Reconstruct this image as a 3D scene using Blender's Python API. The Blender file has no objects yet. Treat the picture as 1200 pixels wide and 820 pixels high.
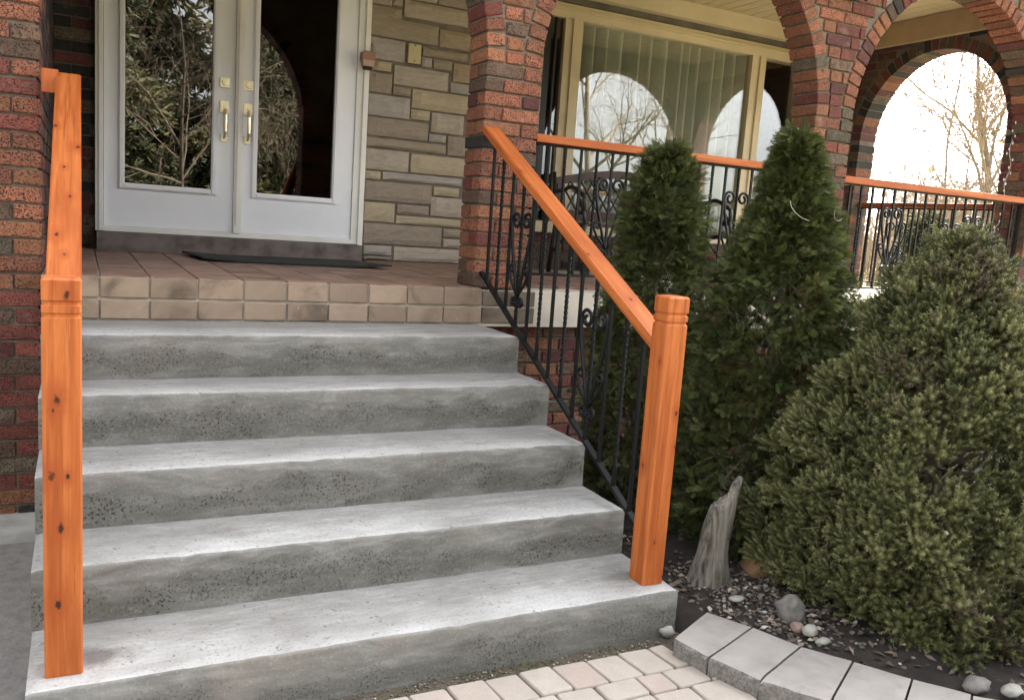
import bpy, bmesh, math, random
import numpy as np
from mathutils import Vector, Matrix, noise

random.seed(7)
rng = np.random.default_rng(7)
S = bpy.context.scene
COL = S.collection
PI = math.pi

# ------------------------------------------------------------------ camera
cam_d = bpy.data.cameras.new("camera")
cam_d.sensor_fit = 'HORIZONTAL'
cam_d.sensor_width = 36.0
cam_d.lens = 30.0
cam_d.clip_start = 0.05
cam_d.clip_end = 600.0
cam = bpy.data.objects.new("camera", cam_d)
COL.objects.link(cam)
_y, _p, _r = math.radians(27.057), math.radians(8.280), math.radians(4.011)
_F = Vector((math.sin(_y) * math.cos(_p), math.cos(_y) * math.cos(_p), -math.sin(_p)))
_R0 = Vector((math.cos(_y), -math.sin(_y), 0))
_U0 = _R0.cross(_F)
_R = _R0 * math.cos(_r) + _U0 * math.sin(_r)
_U = -_R0 * math.sin(_r) + _U0 * math.cos(_r)
CAM_POS = Vector((0.1276, -2.2484, 1.3808))
cam.matrix_world = Matrix(((_R.x, _U.x, -_F.x, CAM_POS.x), (_R.y, _U.y, -_F.y, CAM_POS.y),
                           (_R.z, _U.z, -_F.z, CAM_POS.z), (0, 0, 0, 1)))
S.camera = cam

# ------------------------------------------------------------------ sky, sun, exposure
SUN_AZ = math.radians(36)      # from +X towards +Y: the sun stands behind the house, to the right
SUN_EL = math.radians(38)
W = bpy.data.worlds.new("World")
S.world = W
W.use_nodes = True
wn = W.node_tree
wn.nodes.clear()
sky = wn.nodes.new('ShaderNodeTexSky')
sky.sky_type = 'NISHITA'
sky.sun_disc = False
sky.sun_elevation = SUN_EL
sky.sun_rotation = PI / 2 - SUN_AZ
sky.air_density = 1.0
sky.dust_density = 4.0
sky.ozone_density = 1.0
hs = wn.nodes.new('ShaderNodeHueSaturation')
hs.inputs['Saturation'].default_value = 0.14
bg = wn.nodes.new('ShaderNodeBackground')
bg.inputs['Strength'].default_value = 0.15
wo = wn.nodes.new('ShaderNodeOutputWorld')
wn.links.new(sky.outputs[0], hs.inputs['Color'])
wn.links.new(hs.outputs[0], bg.inputs['Color'])
wn.links.new(bg.outputs[0], wo.inputs['Surface'])

sun_d = bpy.data.lights.new("sun", 'SUN')
sun_d.energy = 4.5
sun_d.angle = math.radians(0.6)
sun_d.color = (1.0, 0.93, 0.82)
sun = bpy.data.objects.new("sun", sun_d)
COL.objects.link(sun)
sdir = Vector((math.cos(SUN_AZ) * math.cos(SUN_EL), math.sin(SUN_AZ) * math.cos(SUN_EL), math.sin(SUN_EL)))
sun.rotation_euler = sdir.to_track_quat('Z', 'Y').to_euler()
sun.location = sdir * 40

S.view_settings.view_transform = 'Standard'
S.view_settings.look = 'None'
S.view_settings.exposure = 3.05
S.view_settings.gamma = 1.0
S.cycles.max_bounces = 8
S.cycles.transparent_max_bounces = 12
S.cycles.caustics_reflective = False
S.cycles.caustics_refractive = False

# ------------------------------------------------------------------ helpers: objects
def tag(o, label=None, cat=None, group=None, kind=None):
    if label: o['label'] = label
    if cat: o['category'] = cat
    if group: o['group'] = group
    if kind: o['kind'] = kind
    return o

def empty(name, loc=(0, 0, 0), rz=0.0, label=None, cat=None, group=None, parent=None):
    o = bpy.data.objects.new(name, None)
    COL.objects.link(o)
    o.empty_display_size = 0.1
    o.location = loc
    o.rotation_euler = (0, 0, rz)
    if parent: o.parent = parent
    return tag(o, label, cat, group)

def link(name, me, parent=None, mat=None, mtx=None):
    o = bpy.data.objects.new(name, me)
    COL.objects.link(o)
    if mtx is not None: o.matrix_local = mtx
    if parent: o.parent = parent
    if mat:
        if not me.materials: me.materials.append(mat)
        if me.materials[0] is not mat:
            o.material_slots[0].link = 'OBJECT'
            o.material_slots[0].material = mat
    return o

class MB:
    """Collects vertices and faces and links them as one mesh object."""
    def __init__(self):
        self.v, self.f, self.m = [], [], []
    def add(self, vs, fs, m=0):
        b = len(self.v)
        self.v += [tuple(x) for x in vs]
        self.f += [tuple(b + i for i in q) for q in fs]
        self.m += [m] * len(fs)
    def box(self, x0, x1, y0, y1, z0, z1, m=0, mtx=None):
        vs = [(x0, y0, z0), (x1, y0, z0), (x1, y1, z0), (x0, y1, z0), (x0, y0, z1), (x1, y0, z1), (x1, y1, z1), (x0, y1, z1)]
        if mtx is not None: vs = [mtx @ Vector(p) for p in vs]
        self.add(vs, [(0, 3, 2, 1), (4, 5, 6, 7), (0, 1, 5, 4), (1, 2, 6, 5), (2, 3, 7, 6), (3, 0, 4, 7)], m)
    def tube(self, pts, r, n=6, m=0, cap=True, flat=1.0):
        pts = [Vector(p) for p in pts]
        k = len(pts)
        rs = r if isinstance(r, (list, tuple)) else [r] * k
        vs, fs = [], []
        up = None
        for i, p in enumerate(pts):
            t = (pts[min(i + 1, k - 1)] - pts[max(i - 1, 0)])
            if t.length < 1e-9: t = Vector((0, 0, 1))
            t.normalize()
            if up is None:
                up = Vector((0, 0, 1)) if abs(t.z) < 0.9 else Vector((1, 0, 0))
            a = t.cross(up)
            if a.length < 1e-6: a = t.cross(Vector((0.3, 1, 0.2)))
            a.normalize()
            b = a.cross(t)
            up = b
            for j in range(n):
                q = 2 * PI * j / n
                vs.append(p + a * (math.cos(q) * rs[i]) + b * (math.sin(q) * rs[i] * flat))
        for i in range(k - 1):
            for j in range(n):
                fs.append((i * n + j, i * n + (j + 1) % n, (i + 1) * n + (j + 1) % n, (i + 1) * n + j))
        if cap:
            fs.append(tuple(range(n - 1, -1, -1)))
            fs.append(tuple((k - 1) * n + j for j in range(n)))
        self.add(vs, fs, m)
    def mesh(self, name, mats, smooth=False):
        me = bpy.data.meshes.new(name)
        me.from_pydata(self.v, [], self.f)
        for mt in (mats if isinstance(mats, (list, tuple)) else [mats]): me.materials.append(mt)
        if isinstance(mats, (list, tuple)) and len(mats) > 1:
            me.polygons.foreach_set('material_index', self.m)
        if smooth: me.polygons.foreach_set('use_smooth', [True] * len(self.f))
        me.update()
        return me
    def build(self, name, mats, parent=None, smooth=False, mtx=None):
        return link(name, self.mesh(name, mats, smooth), parent, None, mtx)

def bev_box(sx, sy, sz, bev=0.004, seg=1, mat=None, name='piece'):
    bm = bmesh.new()
    bmesh.ops.create_cube(bm, size=1.0)
    for v in bm.verts: v.co = Vector((v.co.x * sx, v.co.y * sy, v.co.z * sz))
    if bev > 0:
        bmesh.ops.bevel(bm, geom=list(bm.edges), offset=bev, segments=seg, affect='EDGES', profile=0.6)
    me = bpy.data.meshes.new(name)
    bm.to_mesh(me)
    bm.free()
    if mat: me.materials.append(mat)
    return me

def mb_bev(parent, name, x0, x1, y0, y1, z0, z1, mat, bev=0.004, seg=2):
    me = bev_box(x1 - x0, y1 - y0, z1 - z0, bev, seg, mat, name)
    return link(name, me, parent, None, Matrix.Translation(((x0 + x1) / 2, (y0 + y1) / 2, (z0 + z1) / 2)))

def soup(name, V, nper, mat, tone=None, parent=None, kind=None, mats=None):
    """V: (n, nper, 3) polygons with no shared vertices; tone: (n,) number per face."""
    n = V.shape[0]
    me = bpy.data.meshes.new(name)
    me.vertices.add(n * nper)
    me.vertices.foreach_set('co', V.reshape(-1).astype(np.float32))
    me.loops.add(n * nper)
    me.loops.foreach_set('vertex_index', np.arange(n * nper, dtype=np.int32))
    me.polygons.add(n)
    me.polygons.foreach_set('loop_start', np.arange(0, n * nper, nper, dtype=np.int32))
    me.polygons.foreach_set('loop_total', np.full(n, nper, dtype=np.int32))
    me.update(calc_edges=True)
    if tone is not None:
        at = me.attributes.new('tone', 'FLOAT', 'FACE')
        at.data.foreach_set('value', tone.astype(np.float32))
    me.materials.append(mat)
    me.validate()
    o = link(name, me, parent)
    if kind: o['kind'] = kind
    return o

# ------------------------------------------------------------------ helpers: materials
class NT:
    def __init__(self, name):
        self.m = bpy.data.materials.new(name)
        self.m.use_nodes = True
        self.t = self.m.node_tree
        self.t.nodes.clear()
        self.out = self.t.nodes.new('ShaderNodeOutputMaterial')
        self.b = self.t.nodes.new('ShaderNodeBsdfPrincipled')
        self.t.links.new(self.b.outputs[0], self.out.inputs['Surface'])
    def n(self, kind, **kw):
        x = self.t.nodes.new(kind)
        for k, v in kw.items(): setattr(x, k, v)
        return x
    def set(self, sock, v):
        if isinstance(v, bpy.types.NodeSocket): self.t.links.new(v, sock)
        elif isinstance(v, (tuple, list)) and len(v) == 3 and sock.type == 'RGBA': sock.default_value = (*v, 1)
        else: sock.default_value = v
    def coord(self, rand=0.0, scale=(1, 1, 1)):
        tc = self.n('ShaderNodeTexCoord')
        v = tc.outputs['Object']
        if rand:
            oi = self.n('ShaderNodeObjectInfo')
            mu = self.n('ShaderNodeMath', operation='MULTIPLY')
            self.set(mu.inputs[0], oi.outputs['Random']); mu.inputs[1].default_value = rand
            ad = self.n('ShaderNodeVectorMath', operation='ADD')
            self.set(ad.inputs[0], v); self.set(ad.inputs[1], mu.outputs[0])
            v = ad.outputs[0]
        if scale != (1, 1, 1):
            mp = self.n('ShaderNodeMapping')
            mp.inputs['Scale'].default_value = scale
            self.set(mp.inputs['Vector'], v)
            v = mp.outputs[0]
        return v
    def noise(self, v, scale, detail=3, rough=0.55, dist=0.0):
        x = self.n('ShaderNodeTexNoise')
        self.set(x.inputs['Vector'], v)
        x.inputs['Scale'].default_value = scale
        x.inputs['Detail'].default_value = detail
        x.inputs['Roughness'].default_value = rough
        x.inputs['Distortion'].default_value = dist
        return x.outputs['Fac']
    def voro(self, v, scale, feature='F1', rnd=1.0):
        x = self.n('ShaderNodeTexVoronoi', feature=feature)
        self.set(x.inputs['Vector'], v)
        x.inputs['Scale'].default_value = scale
        x.inputs['Randomness'].default_value = rnd
        return x
    def ramp(self, f, stops):
        x = self.n('ShaderNodeValToRGB')
        cr = x.color_ramp
        while len(cr.elements) < len(stops): cr.elements.new(0.5)
        for e, (p, c) in zip(cr.elements, stops):
            e.position = p
            e.color = (*c, 1) if isinstance(c, (tuple, list)) else (c, c, c, 1)
        self.set(x.inputs[0], f)
        return x.outputs[0]
    def mix(self, f, a, b, mode='MIX'):
        x = self.n('ShaderNodeMix', data_type='RGBA', blend_type=mode)
        self.set(x.inputs[0], f)
        self.set(x.inputs[6], a)
        self.set(x.inputs[7], b)
        return x.outputs[2]
    def math(self, op, a, b=None, c=None):
        x = self.n('ShaderNodeMath', operation=op)
        self.set(x.inputs[0], a)
        if b is not None: self.set(x.inputs[1], b)
        if c is not None: self.set(x.inputs[2], c)
        return x.outputs[0]
    def bump(self, h, strength=0.5, dist=0.01, normal=None):
        x = self.n('ShaderNodeBump')
        x.inputs['Strength'].default_value = strength
        x.inputs['Distance'].default_value = dist
        self.set(x.inputs['Height'], h)
        if normal is not None: self.set(x.inputs['Normal'], normal)
        self.set(self.b.inputs['Normal'], x.outputs[0])
        return x.outputs[0]
    def color(self, c): self.set(self.b.inputs['Base Color'], c)
    def rough(self, r): self.set(self.b.inputs['Roughness'], r)

def simple(name, col, rough=0.6, var=0.12, nscale=12.0, bump=0.0, bscale=60.0, metal=0.0, spec=0.4, rand=5.0, stretch=(1, 1, 1)):
    t = NT(name)
    v = t.coord(rand, stretch)
    f = t.noise(v, nscale, 4)
    d = tuple(max(0, c * (1 - var * 2)) for c in col)
    l = tuple(min(1, c * (1 + var)) for c in col)
    t.color(t.ramp(f, [(0.25, d), (0.55, col), (0.8, l)]))
    t.rough(rough)
    t.b.inputs['Metallic'].default_value = metal
    t.b.inputs['Specular IOR Level'].default_value = spec
    if bump: t.bump(t.noise(v, bscale, 4), bump, 0.004)
    return t.m

def brick_mat(name, a, b, pit, amount=0.5):
    t = NT(name)
    v = t.coord(40.0)
    big = t.noise(v, 22, 3)
    sp = t.noise(v, 150, 2, 0.55)
    vo = t.voro(v, 210).outputs['Distance']
    base = t.ramp(big, [(0.3, a), (0.7, b)])
    lo = 0.365 + amount * 0.10
    mask = t.ramp(sp, [(lo - 0.04, 1.0), (lo + 0.03, 0.0)])
    oi = t.n('ShaderNodeObjectInfo')
    val = t.math('MULTIPLY_ADD', oi.outputs['Random'], 0.42, 0.53)
    hv = t.n('ShaderNodeHueSaturation')
    t.set(hv.inputs['Value'], val); t.set(hv.inputs['Color'], base)
    c = t.mix(mask, hv.outputs[0], pit)
    c = t.mix(t.ramp(t.noise(v, 34, 5, 0.7), [(0.50, 0.0), (0.72, 0.6)]), c, tuple(x * 0.28 for x in b))
    wash = t.ramp(t.noise(v, 9, 4), [(0.60, 0.0), (0.78, 0.35)])
    t.color(t.mix(wash, c, (0.36, 0.31, 0.26)))
    t.rough(0.85)
    h = t.math('SUBTRACT', t.noise(v, 120, 3), t.math('MULTIPLY', mask, 0.55))
    t.bump(h, 1.0, 0.007)
    return t.m

M = {}
M['brick_salmon'] = brick_mat('brick_salmon', (0.44, 0.165, 0.090), (0.35, 0.118, 0.066), (0.03, 0.016, 0.012), 0.75)
M['brick_orange'] = brick_mat('brick_orange', (0.43, 0.18, 0.088), (0.34, 0.13, 0.065), (0.05, 0.025, 0.016), 0.55)
M['brick_red'] = brick_mat('brick_red', (0.29, 0.080, 0.055), (0.21, 0.055, 0.040), (0.04, 0.012, 0.011), 0.5)
M['brick_brown'] = brick_mat('brick_brown', (0.22, 0.13, 0.085), (0.15, 0.085, 0.055), (0.02, 0.014, 0.012), 0.6)
M['brick_olive'] = brick_mat('brick_olive', (0.20, 0.145, 0.092), (0.125, 0.092, 0.062), (0.018, 0.017, 0.014), 0.65)
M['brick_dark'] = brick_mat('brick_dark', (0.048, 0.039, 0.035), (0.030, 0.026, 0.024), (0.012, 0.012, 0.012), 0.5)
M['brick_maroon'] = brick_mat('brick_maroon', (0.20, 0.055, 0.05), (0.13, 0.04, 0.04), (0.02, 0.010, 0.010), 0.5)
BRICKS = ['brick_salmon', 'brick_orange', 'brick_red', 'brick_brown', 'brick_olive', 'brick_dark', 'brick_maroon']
BW = {'warm': [42, 34, 9, 9, 4, 1, 2], 'red': [18, 14, 30, 15, 13, 4, 6], 'dark': [4, 5, 8, 36, 14, 13, 20], 'mix': [26, 22, 18, 15, 12, 3, 4], 'entry': [0, 0, 2, 14, 6, 50, 28], 'low': [10, 8, 30, 18, 12, 3, 19]}  # entry: mostly dark bricks, the recess's shade put into their colour
def mortar_mat(name, col):
    t = NT(name)
    v = t.coord(0)
    t.color(t.ramp(t.noise(v, 7, 5, 0.65), [(0.28, tuple(c * 0.55 for c in col)), (0.6, col), (0.8, tuple(min(1, c * 1.25) for c in col))]))
    t.rough(0.95)
    t.bump(t.noise(v, 160, 4), 0.7, 0.004)
    return t.m
M['mortar'] = mortar_mat('mortar', (0.20, 0.168, 0.135))
M['mortar_pale'] = mortar_mat('mortar_pale', (0.16, 0.14, 0.115))

def stone_mat(name, a, b, c):
    t = NT(name)
    v = t.coord(30.0, (1.0, 1.0, 3.2))
    f1 = t.noise(v, 5.5, 5, 0.6, 1.6)
    f2 = t.noise(v, 20, 5, 0.65, 0.8)
    m1 = t.ramp(f1, [(0.25, a), (0.5, b), (0.75, c)])
    t.color(t.mix(t.ramp(f2, [(0.35, 0.0), (0.75, 0.35)]), m1, tuple(x * 0.55 for x in b)))
    t.rough(0.85)
    h = t.math('ADD', t.math('MULTIPLY', f2, 0.8), t.noise(v, 90, 4))
    t.bump(h, 0.55, 0.006)
    return t.m
STONE = [stone_mat('stone_tan', (0.358, 0.305, 0.237), (0.427, 0.368, 0.296), (0.303, 0.267, 0.222)),
         stone_mat('stone_mauve', (0.289, 0.239, 0.212), (0.348, 0.290, 0.249), (0.244, 0.212, 0.189)),
         stone_mat('stone_brown', (0.260, 0.210, 0.161), (0.320, 0.262, 0.203), (0.216, 0.184, 0.148)),
         stone_mat('stone_olive', (0.274, 0.238, 0.170), (0.326, 0.277, 0.201), (0.239, 0.208, 0.158)),
         stone_mat('stone_rust', (0.390, 0.283, 0.189), (0.361, 0.281, 0.200), (0.295, 0.241, 0.178)),
         stone_mat('stone_grey', (0.332, 0.301, 0.273), (0.398, 0.358, 0.322), (0.297, 0.274, 0.252)),
         None,
         stone_mat('stone_yellow', (0.478, 0.388, 0.244), (0.436, 0.364, 0.252), (0.358, 0.309, 0.228))]

def wood_mat(name, knots, base=(0.345, 0.084, 0.017), light=(0.49, 0.150, 0.038), dark=(0.165, 0.036, 0.009)):
    """Stained cedar, grain along local Z; knots are (x, y, z, radius) in local metres."""
    t = NT(name)
    v = t.coord(0)
    s1 = t.coord(0, (38, 38, 1.6))
    g1 = t.noise(s1, 1.0, 4, 0.6, 0.9)
    g2 = t.noise(t.coord(0, (160, 160, 5)), 1.0, 3, 0.6)
    g3 = t.noise(t.coord(0, (7, 7, 1.3)), 1.0, 3)
    c = t.ramp(g1, [(0.25, dark), (0.42, base), (0.62, light), (0.78, base)])
    c = t.mix(t.ramp(g2, [(0.45, 0.0), (0.75, 0.5)]), c, base)
    c = t.mix(t.ramp(g3, [(0.35, 0.0), (0.8, 0.55)]), c, (0.37, 0.094, 0.019))
    crk = t.noise(t.coord(0, (52, 52, 0.9)), 1.0, 5, 0.7, 0.3)
    c = t.mix(t.ramp(crk, [(0.60, 0.0), (0.63, 0.6), (0.68, 0.15)]), c, (0.16, 0.032, 0.008))
    c = t.mix(t.ramp(t.noise(t.coord(0, (16, 16, 3.5)), 1.0, 4, 0.6), [(0.52, 0.0), (0.74, 0.55)]), c, (0.27, 0.058, 0.014))
    for (kx, ky, kz, kr) in knots:
        sub = t.n('ShaderNodeVectorMath', operation='SUBTRACT')
        t.set(sub.inputs[0], v); sub.inputs[1].default_value = (kx, ky, kz)
        mul = t.n('ShaderNodeVectorMath', operation='MULTIPLY')
        t.set(mul.inputs[0], sub.outputs[0]); mul.inputs[1].default_value = (1, 1, 0.55)
        ln = t.n('ShaderNodeVectorMath', operation='LENGTH')
        t.set(ln.inputs[0], mul.outputs[0])
        d = t.math('ADD', ln.outputs['Value'], t.math('MULTIPLY', t.math('SUBTRACT', t.noise(v, 70, 2), 0.5), kr * 2.2))
        halo = t.ramp(t.math('DIVIDE', d, kr * 4.2), [(0.1, 0.85), (1.0, 0.0)])
        core = t.ramp(t.math('DIVIDE', d, kr), [(0.35, 1.0), (0.95, 0.0)])
        c = t.mix(halo, c, (0.30, 0.06, 0.012))
        c = t.mix(core, c, (0.035, 0.012, 0.006))
    t.color(c)
    t.rough(0.58)
    t.b.inputs['Specular IOR Level'].default_value = 0.3
    t.bump(t.math('ADD', g2, t.math('MULTIPLY', g1, 0.6)), 0.16, 0.003)
    return t.m

def concrete(name, kind):
    t = NT(name)
    v = t.coord(0)
    big = t.noise(v, 2.6, 5, 0.6, 0.4)
    mid = t.noise(t.coord(0, (1.0, 4.0, 4.0)), 5.5, 6, 0.65, 0.6)
    fine = t.noise(v, 95, 3, 0.6)
    if kind == 'riser':
        c = t.ramp(mid, [(0.25, (0.105, 0.103, 0.097)), (0.48, (0.185, 0.182, 0.172)), (0.72, (0.30, 0.296, 0.282))])
        c = t.mix(t.ramp(big, [(0.42, 0.0), (0.72, 0.5)]), c, (0.15, 0.146, 0.115))
        c = t.mix(t.ramp(t.noise(v, 3.3, 3), [(0.55, 0.0), (0.75, 0.35)]), c, (0.30, 0.24, 0.21))
        wa = t.n('ShaderNodeAttribute'); wa.attribute_name = 'nosing_fade'
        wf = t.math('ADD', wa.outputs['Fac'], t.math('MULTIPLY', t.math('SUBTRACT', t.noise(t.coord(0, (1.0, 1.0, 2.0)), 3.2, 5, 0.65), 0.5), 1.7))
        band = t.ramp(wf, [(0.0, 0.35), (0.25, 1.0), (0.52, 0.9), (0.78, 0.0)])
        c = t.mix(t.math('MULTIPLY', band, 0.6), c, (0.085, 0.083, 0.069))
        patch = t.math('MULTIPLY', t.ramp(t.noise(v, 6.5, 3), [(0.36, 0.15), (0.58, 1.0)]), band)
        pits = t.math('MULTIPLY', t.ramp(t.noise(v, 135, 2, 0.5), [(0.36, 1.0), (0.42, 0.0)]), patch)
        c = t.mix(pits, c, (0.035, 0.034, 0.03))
        c = t.mix(t.ramp(fine, [(0.55, 0.0), (0.8, 0.35)]), c, (0.42, 0.41, 0.38))
        h = t.math('SUBTRACT', t.math('MULTIPLY', fine, 0.6), t.math('MULTIPLY', pits, 0.9))
        t.bump(h, 0.8, 0.004)
        t.rough(0.92)
    else:
        streak = t.noise(t.coord(0, (1.6, 8.0, 3.0)), 4.5, 9, 0.78, 0.8)
        c = t.ramp(streak, [(0.25, (0.17, 0.163, 0.153)), (0.48, (0.255, 0.248, 0.236)), (0.72, (0.40, 0.395, 0.385))])
        wa = t.n('ShaderNodeAttribute'); wa.attribute_name = 'nosing_fade'
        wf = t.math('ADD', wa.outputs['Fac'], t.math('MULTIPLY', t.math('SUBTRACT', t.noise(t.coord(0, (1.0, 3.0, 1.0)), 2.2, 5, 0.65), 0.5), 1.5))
        c = t.mix(t.ramp(wf, [(0.42, 0.0), (1.05, 0.85)]), c, (0.51, 0.508, 0.50))  # nosing paler from wear; sky occlusion towards the tread back painted in too
        c = t.mix(t.ramp(big, [(0.44, 0.0), (0.72, 0.6)]), c, (0.19, 0.182, 0.172))
        c = t.mix(t.ramp(fine, [(0.53, 0.0), (0.72, 0.5)]), c, (0.14, 0.135, 0.125))
        c = t.mix(t.ramp(t.noise(v, 48, 3, 0.6), [(0.30, 0.7), (0.36, 0.0)]), c, (0.08, 0.076, 0.07))
        c = t.mix(t.ramp(t.noise(v, 30, 4), [(0.60, 0.0), (0.76, 0.55)]), c, (0.20, 0.19, 0.178))
        for (sx_, sy_, sr_, am) in ((0.17, 0.145, 0.085, 0.75), (1.86, 0.16, 0.07, 0.5), (0.55, 0.50, 0.10, 0.3)):
            sb = t.n('ShaderNodeVectorMath', operation='SUBTRACT')
            t.set(sb.inputs[0], v); sb.inputs[1].default_value = (sx_, sy_, 0.0)
            mu = t.n('ShaderNodeVectorMath', operation='MULTIPLY')
            t.set(mu.inputs[0], sb.outputs[0]); mu.inputs[1].default_value = (0.7, 1.3, 0.0)
            ln = t.n('ShaderNodeVectorMath', operation='LENGTH'); t.set(ln.inputs[0], mu.outputs[0])
            dd_ = t.math('ADD', t.math('DIVIDE', ln.outputs['Value'], sr_), t.math('MULTIPLY', t.math('SUBTRACT', t.noise(v, 16, 4), 0.5), 1.3))
            c = t.mix(t.ramp(dd_, [(0.3, am), (1.0, 0.0)]), c, (0.09, 0.08, 0.07))
        t.bump(t.math('ADD', t.math('MULTIPLY', streak, 0.5), fine), 0.28, 0.003)
        t.rough(0.8)
    t.color(c)
    return t.m
M['riser'] = concrete('concrete_riser', 'riser')
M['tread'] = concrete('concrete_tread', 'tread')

def glass_mat(name, tint, boost=1.0):
    t = NT(name)
    t.t.nodes.remove(t.b)
    lw = t.n('ShaderNodeLayerWeight')
    lw.inputs['Blend'].default_value = 0.5
    f5 = t.math('POWER', lw.outputs['Facing'], 5.0)
    F = t.math('MULTIPLY_ADD', f5, 0.9, 0.045 * boost)
    tr = t.n('ShaderNodeBsdfTransparent')
    tr.inputs['Color'].default_value = (*tint, 1)
    gl = t.n('ShaderNodeBsdfGlossy')
    gl.inputs['Roughness'].default_value = 0.0
    gl.inputs['Color'].default_value = (1, 1, 1, 1)
    mx = t.n('ShaderNodeMixShader')
    t.set(mx.inputs[0], F)
    t.t.links.new(tr.outputs[0], mx.inputs[1])
    t.t.links.new(gl.outputs[0], mx.inputs[2])
    t.t.links.new(mx.outputs[0], t.out.inputs['Surface'])
    return t.m
M['door_glass'] = glass_mat('door_glass', (0.25, 0.26, 0.26), 2.8)
M['window_glass'] = glass_mat('window_glass', (0.86, 0.88, 0.86), 2.5)

M['iron'] = simple('wrought_iron', (0.006, 0.006, 0.0065), 0.5, 0.2, 30, 0.25, 120, spec=0.25)
M['door_white'] = simple('door_paint', (0.82, 0.83, 0.87), 0.38, 0.03, 3, 0.04, 40)
M['frame_white'] = simple('frame_paint', (0.82, 0.81, 0.76), 0.45, 0.05, 5, 0.05, 50)
M['cream'] = simple('cream_paint', (0.57, 0.485, 0.335), 0.5, 0.06, 4, 0.06, 60)
M['ceiling_cream'] = simple('ceiling_cream', (0.50, 0.415, 0.26), 0.55, 0.08, 6, 0.08, 40)
M['fascia'] = simple('fascia_tan', (0.40, 0.29, 0.17), 0.55, 0.08, 6, 0.08, 40)
M['brass'] = simple('brass', (0.93, 0.84, 0.62), 0.38, 0.05, 10, metal=1.0)
M['gasket'] = simple('black_gasket', (0.01, 0.01, 0.01), 0.6)
M['dark_sash'] = simple('dark_sash', (0.02, 0.021, 0.024), 0.4)
M['interior'] = simple('interior_dark', (0.10, 0.085, 0.07), 0.8)
M['sill_conc'] = simple('sill_concrete', (0.17, 0.14, 0.125), 0.9, 0.3, 9, 0.6, 90)
M['slab'] = simple('porch_slab_paint', (0.62, 0.56, 0.47), 0.75, 0.12, 4, 0.25, 60)
M['rubber'] = simple('rubber_mat', (0.012, 0.016, 0.014), 0.7, 0.2, 40, 0.4, 200)
M['curtain'] = simple('curtain_cloth', (0.70, 0.71, 0.63), 0.9, 0.08, 3, 0.1, 200, stretch=(6, 6, 0.6))
M['roof'] = simple('roof_shingle', (0.06, 0.055, 0.05), 0.9, 0.2, 8, 0.4, 30)
M['bench_wood'] = simple('bench_wood', (0.042, 0.016, 0.011), 0.5, 0.25, 12, 0.2, 60)
M['bench_iron'] = simple('bench_iron', (0.014, 0.012, 0.012), 0.45, 0.2, 30, 0.2, 100)
M['plate'] = simple('plate_beige', (0.50, 0.42, 0.22), 0.5, 0.06)
M['box_pink'] = simple('box_pink', (0.50, 0.33, 0.26), 0.6, 0.08)
M['box_brown'] = simple('box_brown', (0.30, 0.17, 0.12), 0.6, 0.12)
M['wire'] = simple('pale_wire', (0.40, 0.37, 0.31), 0.5)
M['bulb'] = simple('bulb_white', (0.80, 0.78, 0.74), 0.3)
M['bark'] = simple('bark', (0.13, 0.105, 0.08), 0.9, 0.25, 14, 0.7, 50, stretch=(1, 1, 0.3))
M['bark_pale'] = simple('bark_pale', (0.20, 0.17, 0.14), 0.9, 0.25, 14, 0.6, 50, stretch=(1, 1, 0.3))
M['twig'] = simple('twig', (0.17, 0.125, 0.085), 0.85, 0.25, 6)
M['twig_tan'] = simple('twig_tan', (0.27, 0.205, 0.145), 0.85, 0.2, 4)

def tile_mat(name, a, b):
    t = NT(name)
    v = t.coord(20.0)
    f = t.noise(v, 7, 5, 0.6, 0.5)
    oi = t.n('ShaderNodeObjectInfo')
    c = t.ramp(f, [(0.30, tuple(x * 0.5 for x in a)), (0.48, a), (0.70, b)])
    hv = t.n('ShaderNodeHueSaturation')
    t.set(hv.inputs['Value'], t.math('MULTIPLY_ADD', oi.outputs['Random'], 0.4, 0.8)); t.set(hv.inputs['Color'], c)
    ef = t.ramp(t.noise(v, 26, 4, 0.65), [(0.66, 0.0), (0.78, 0.6)])
    t.color(t.mix(ef, hv.outputs[0], (0.55, 0.48, 0.42)))
    t.rough(0.55)
    t.bump(t.noise(v, 90, 3), 0.2, 0.003)
    return t.m
M['tile'] = tile_mat('quarry_tile', (0.275, 0.20, 0.145), (0.33, 0.25, 0.185))
M['tile_dark'] = tile_mat('quarry_tile_dark', (0.15, 0.115, 0.085), (0.20, 0.16, 0.12))  # same tile pattern in a darker tone
M['tile_floor'] = tile_mat('quarry_tile_floor', (0.22, 0.13, 0.095), (0.27, 0.175, 0.13))
M['grout'] = simple('grout', (0.50, 0.45, 0.39), 0.9, 0.25, 12, 0.4, 100)

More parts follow.
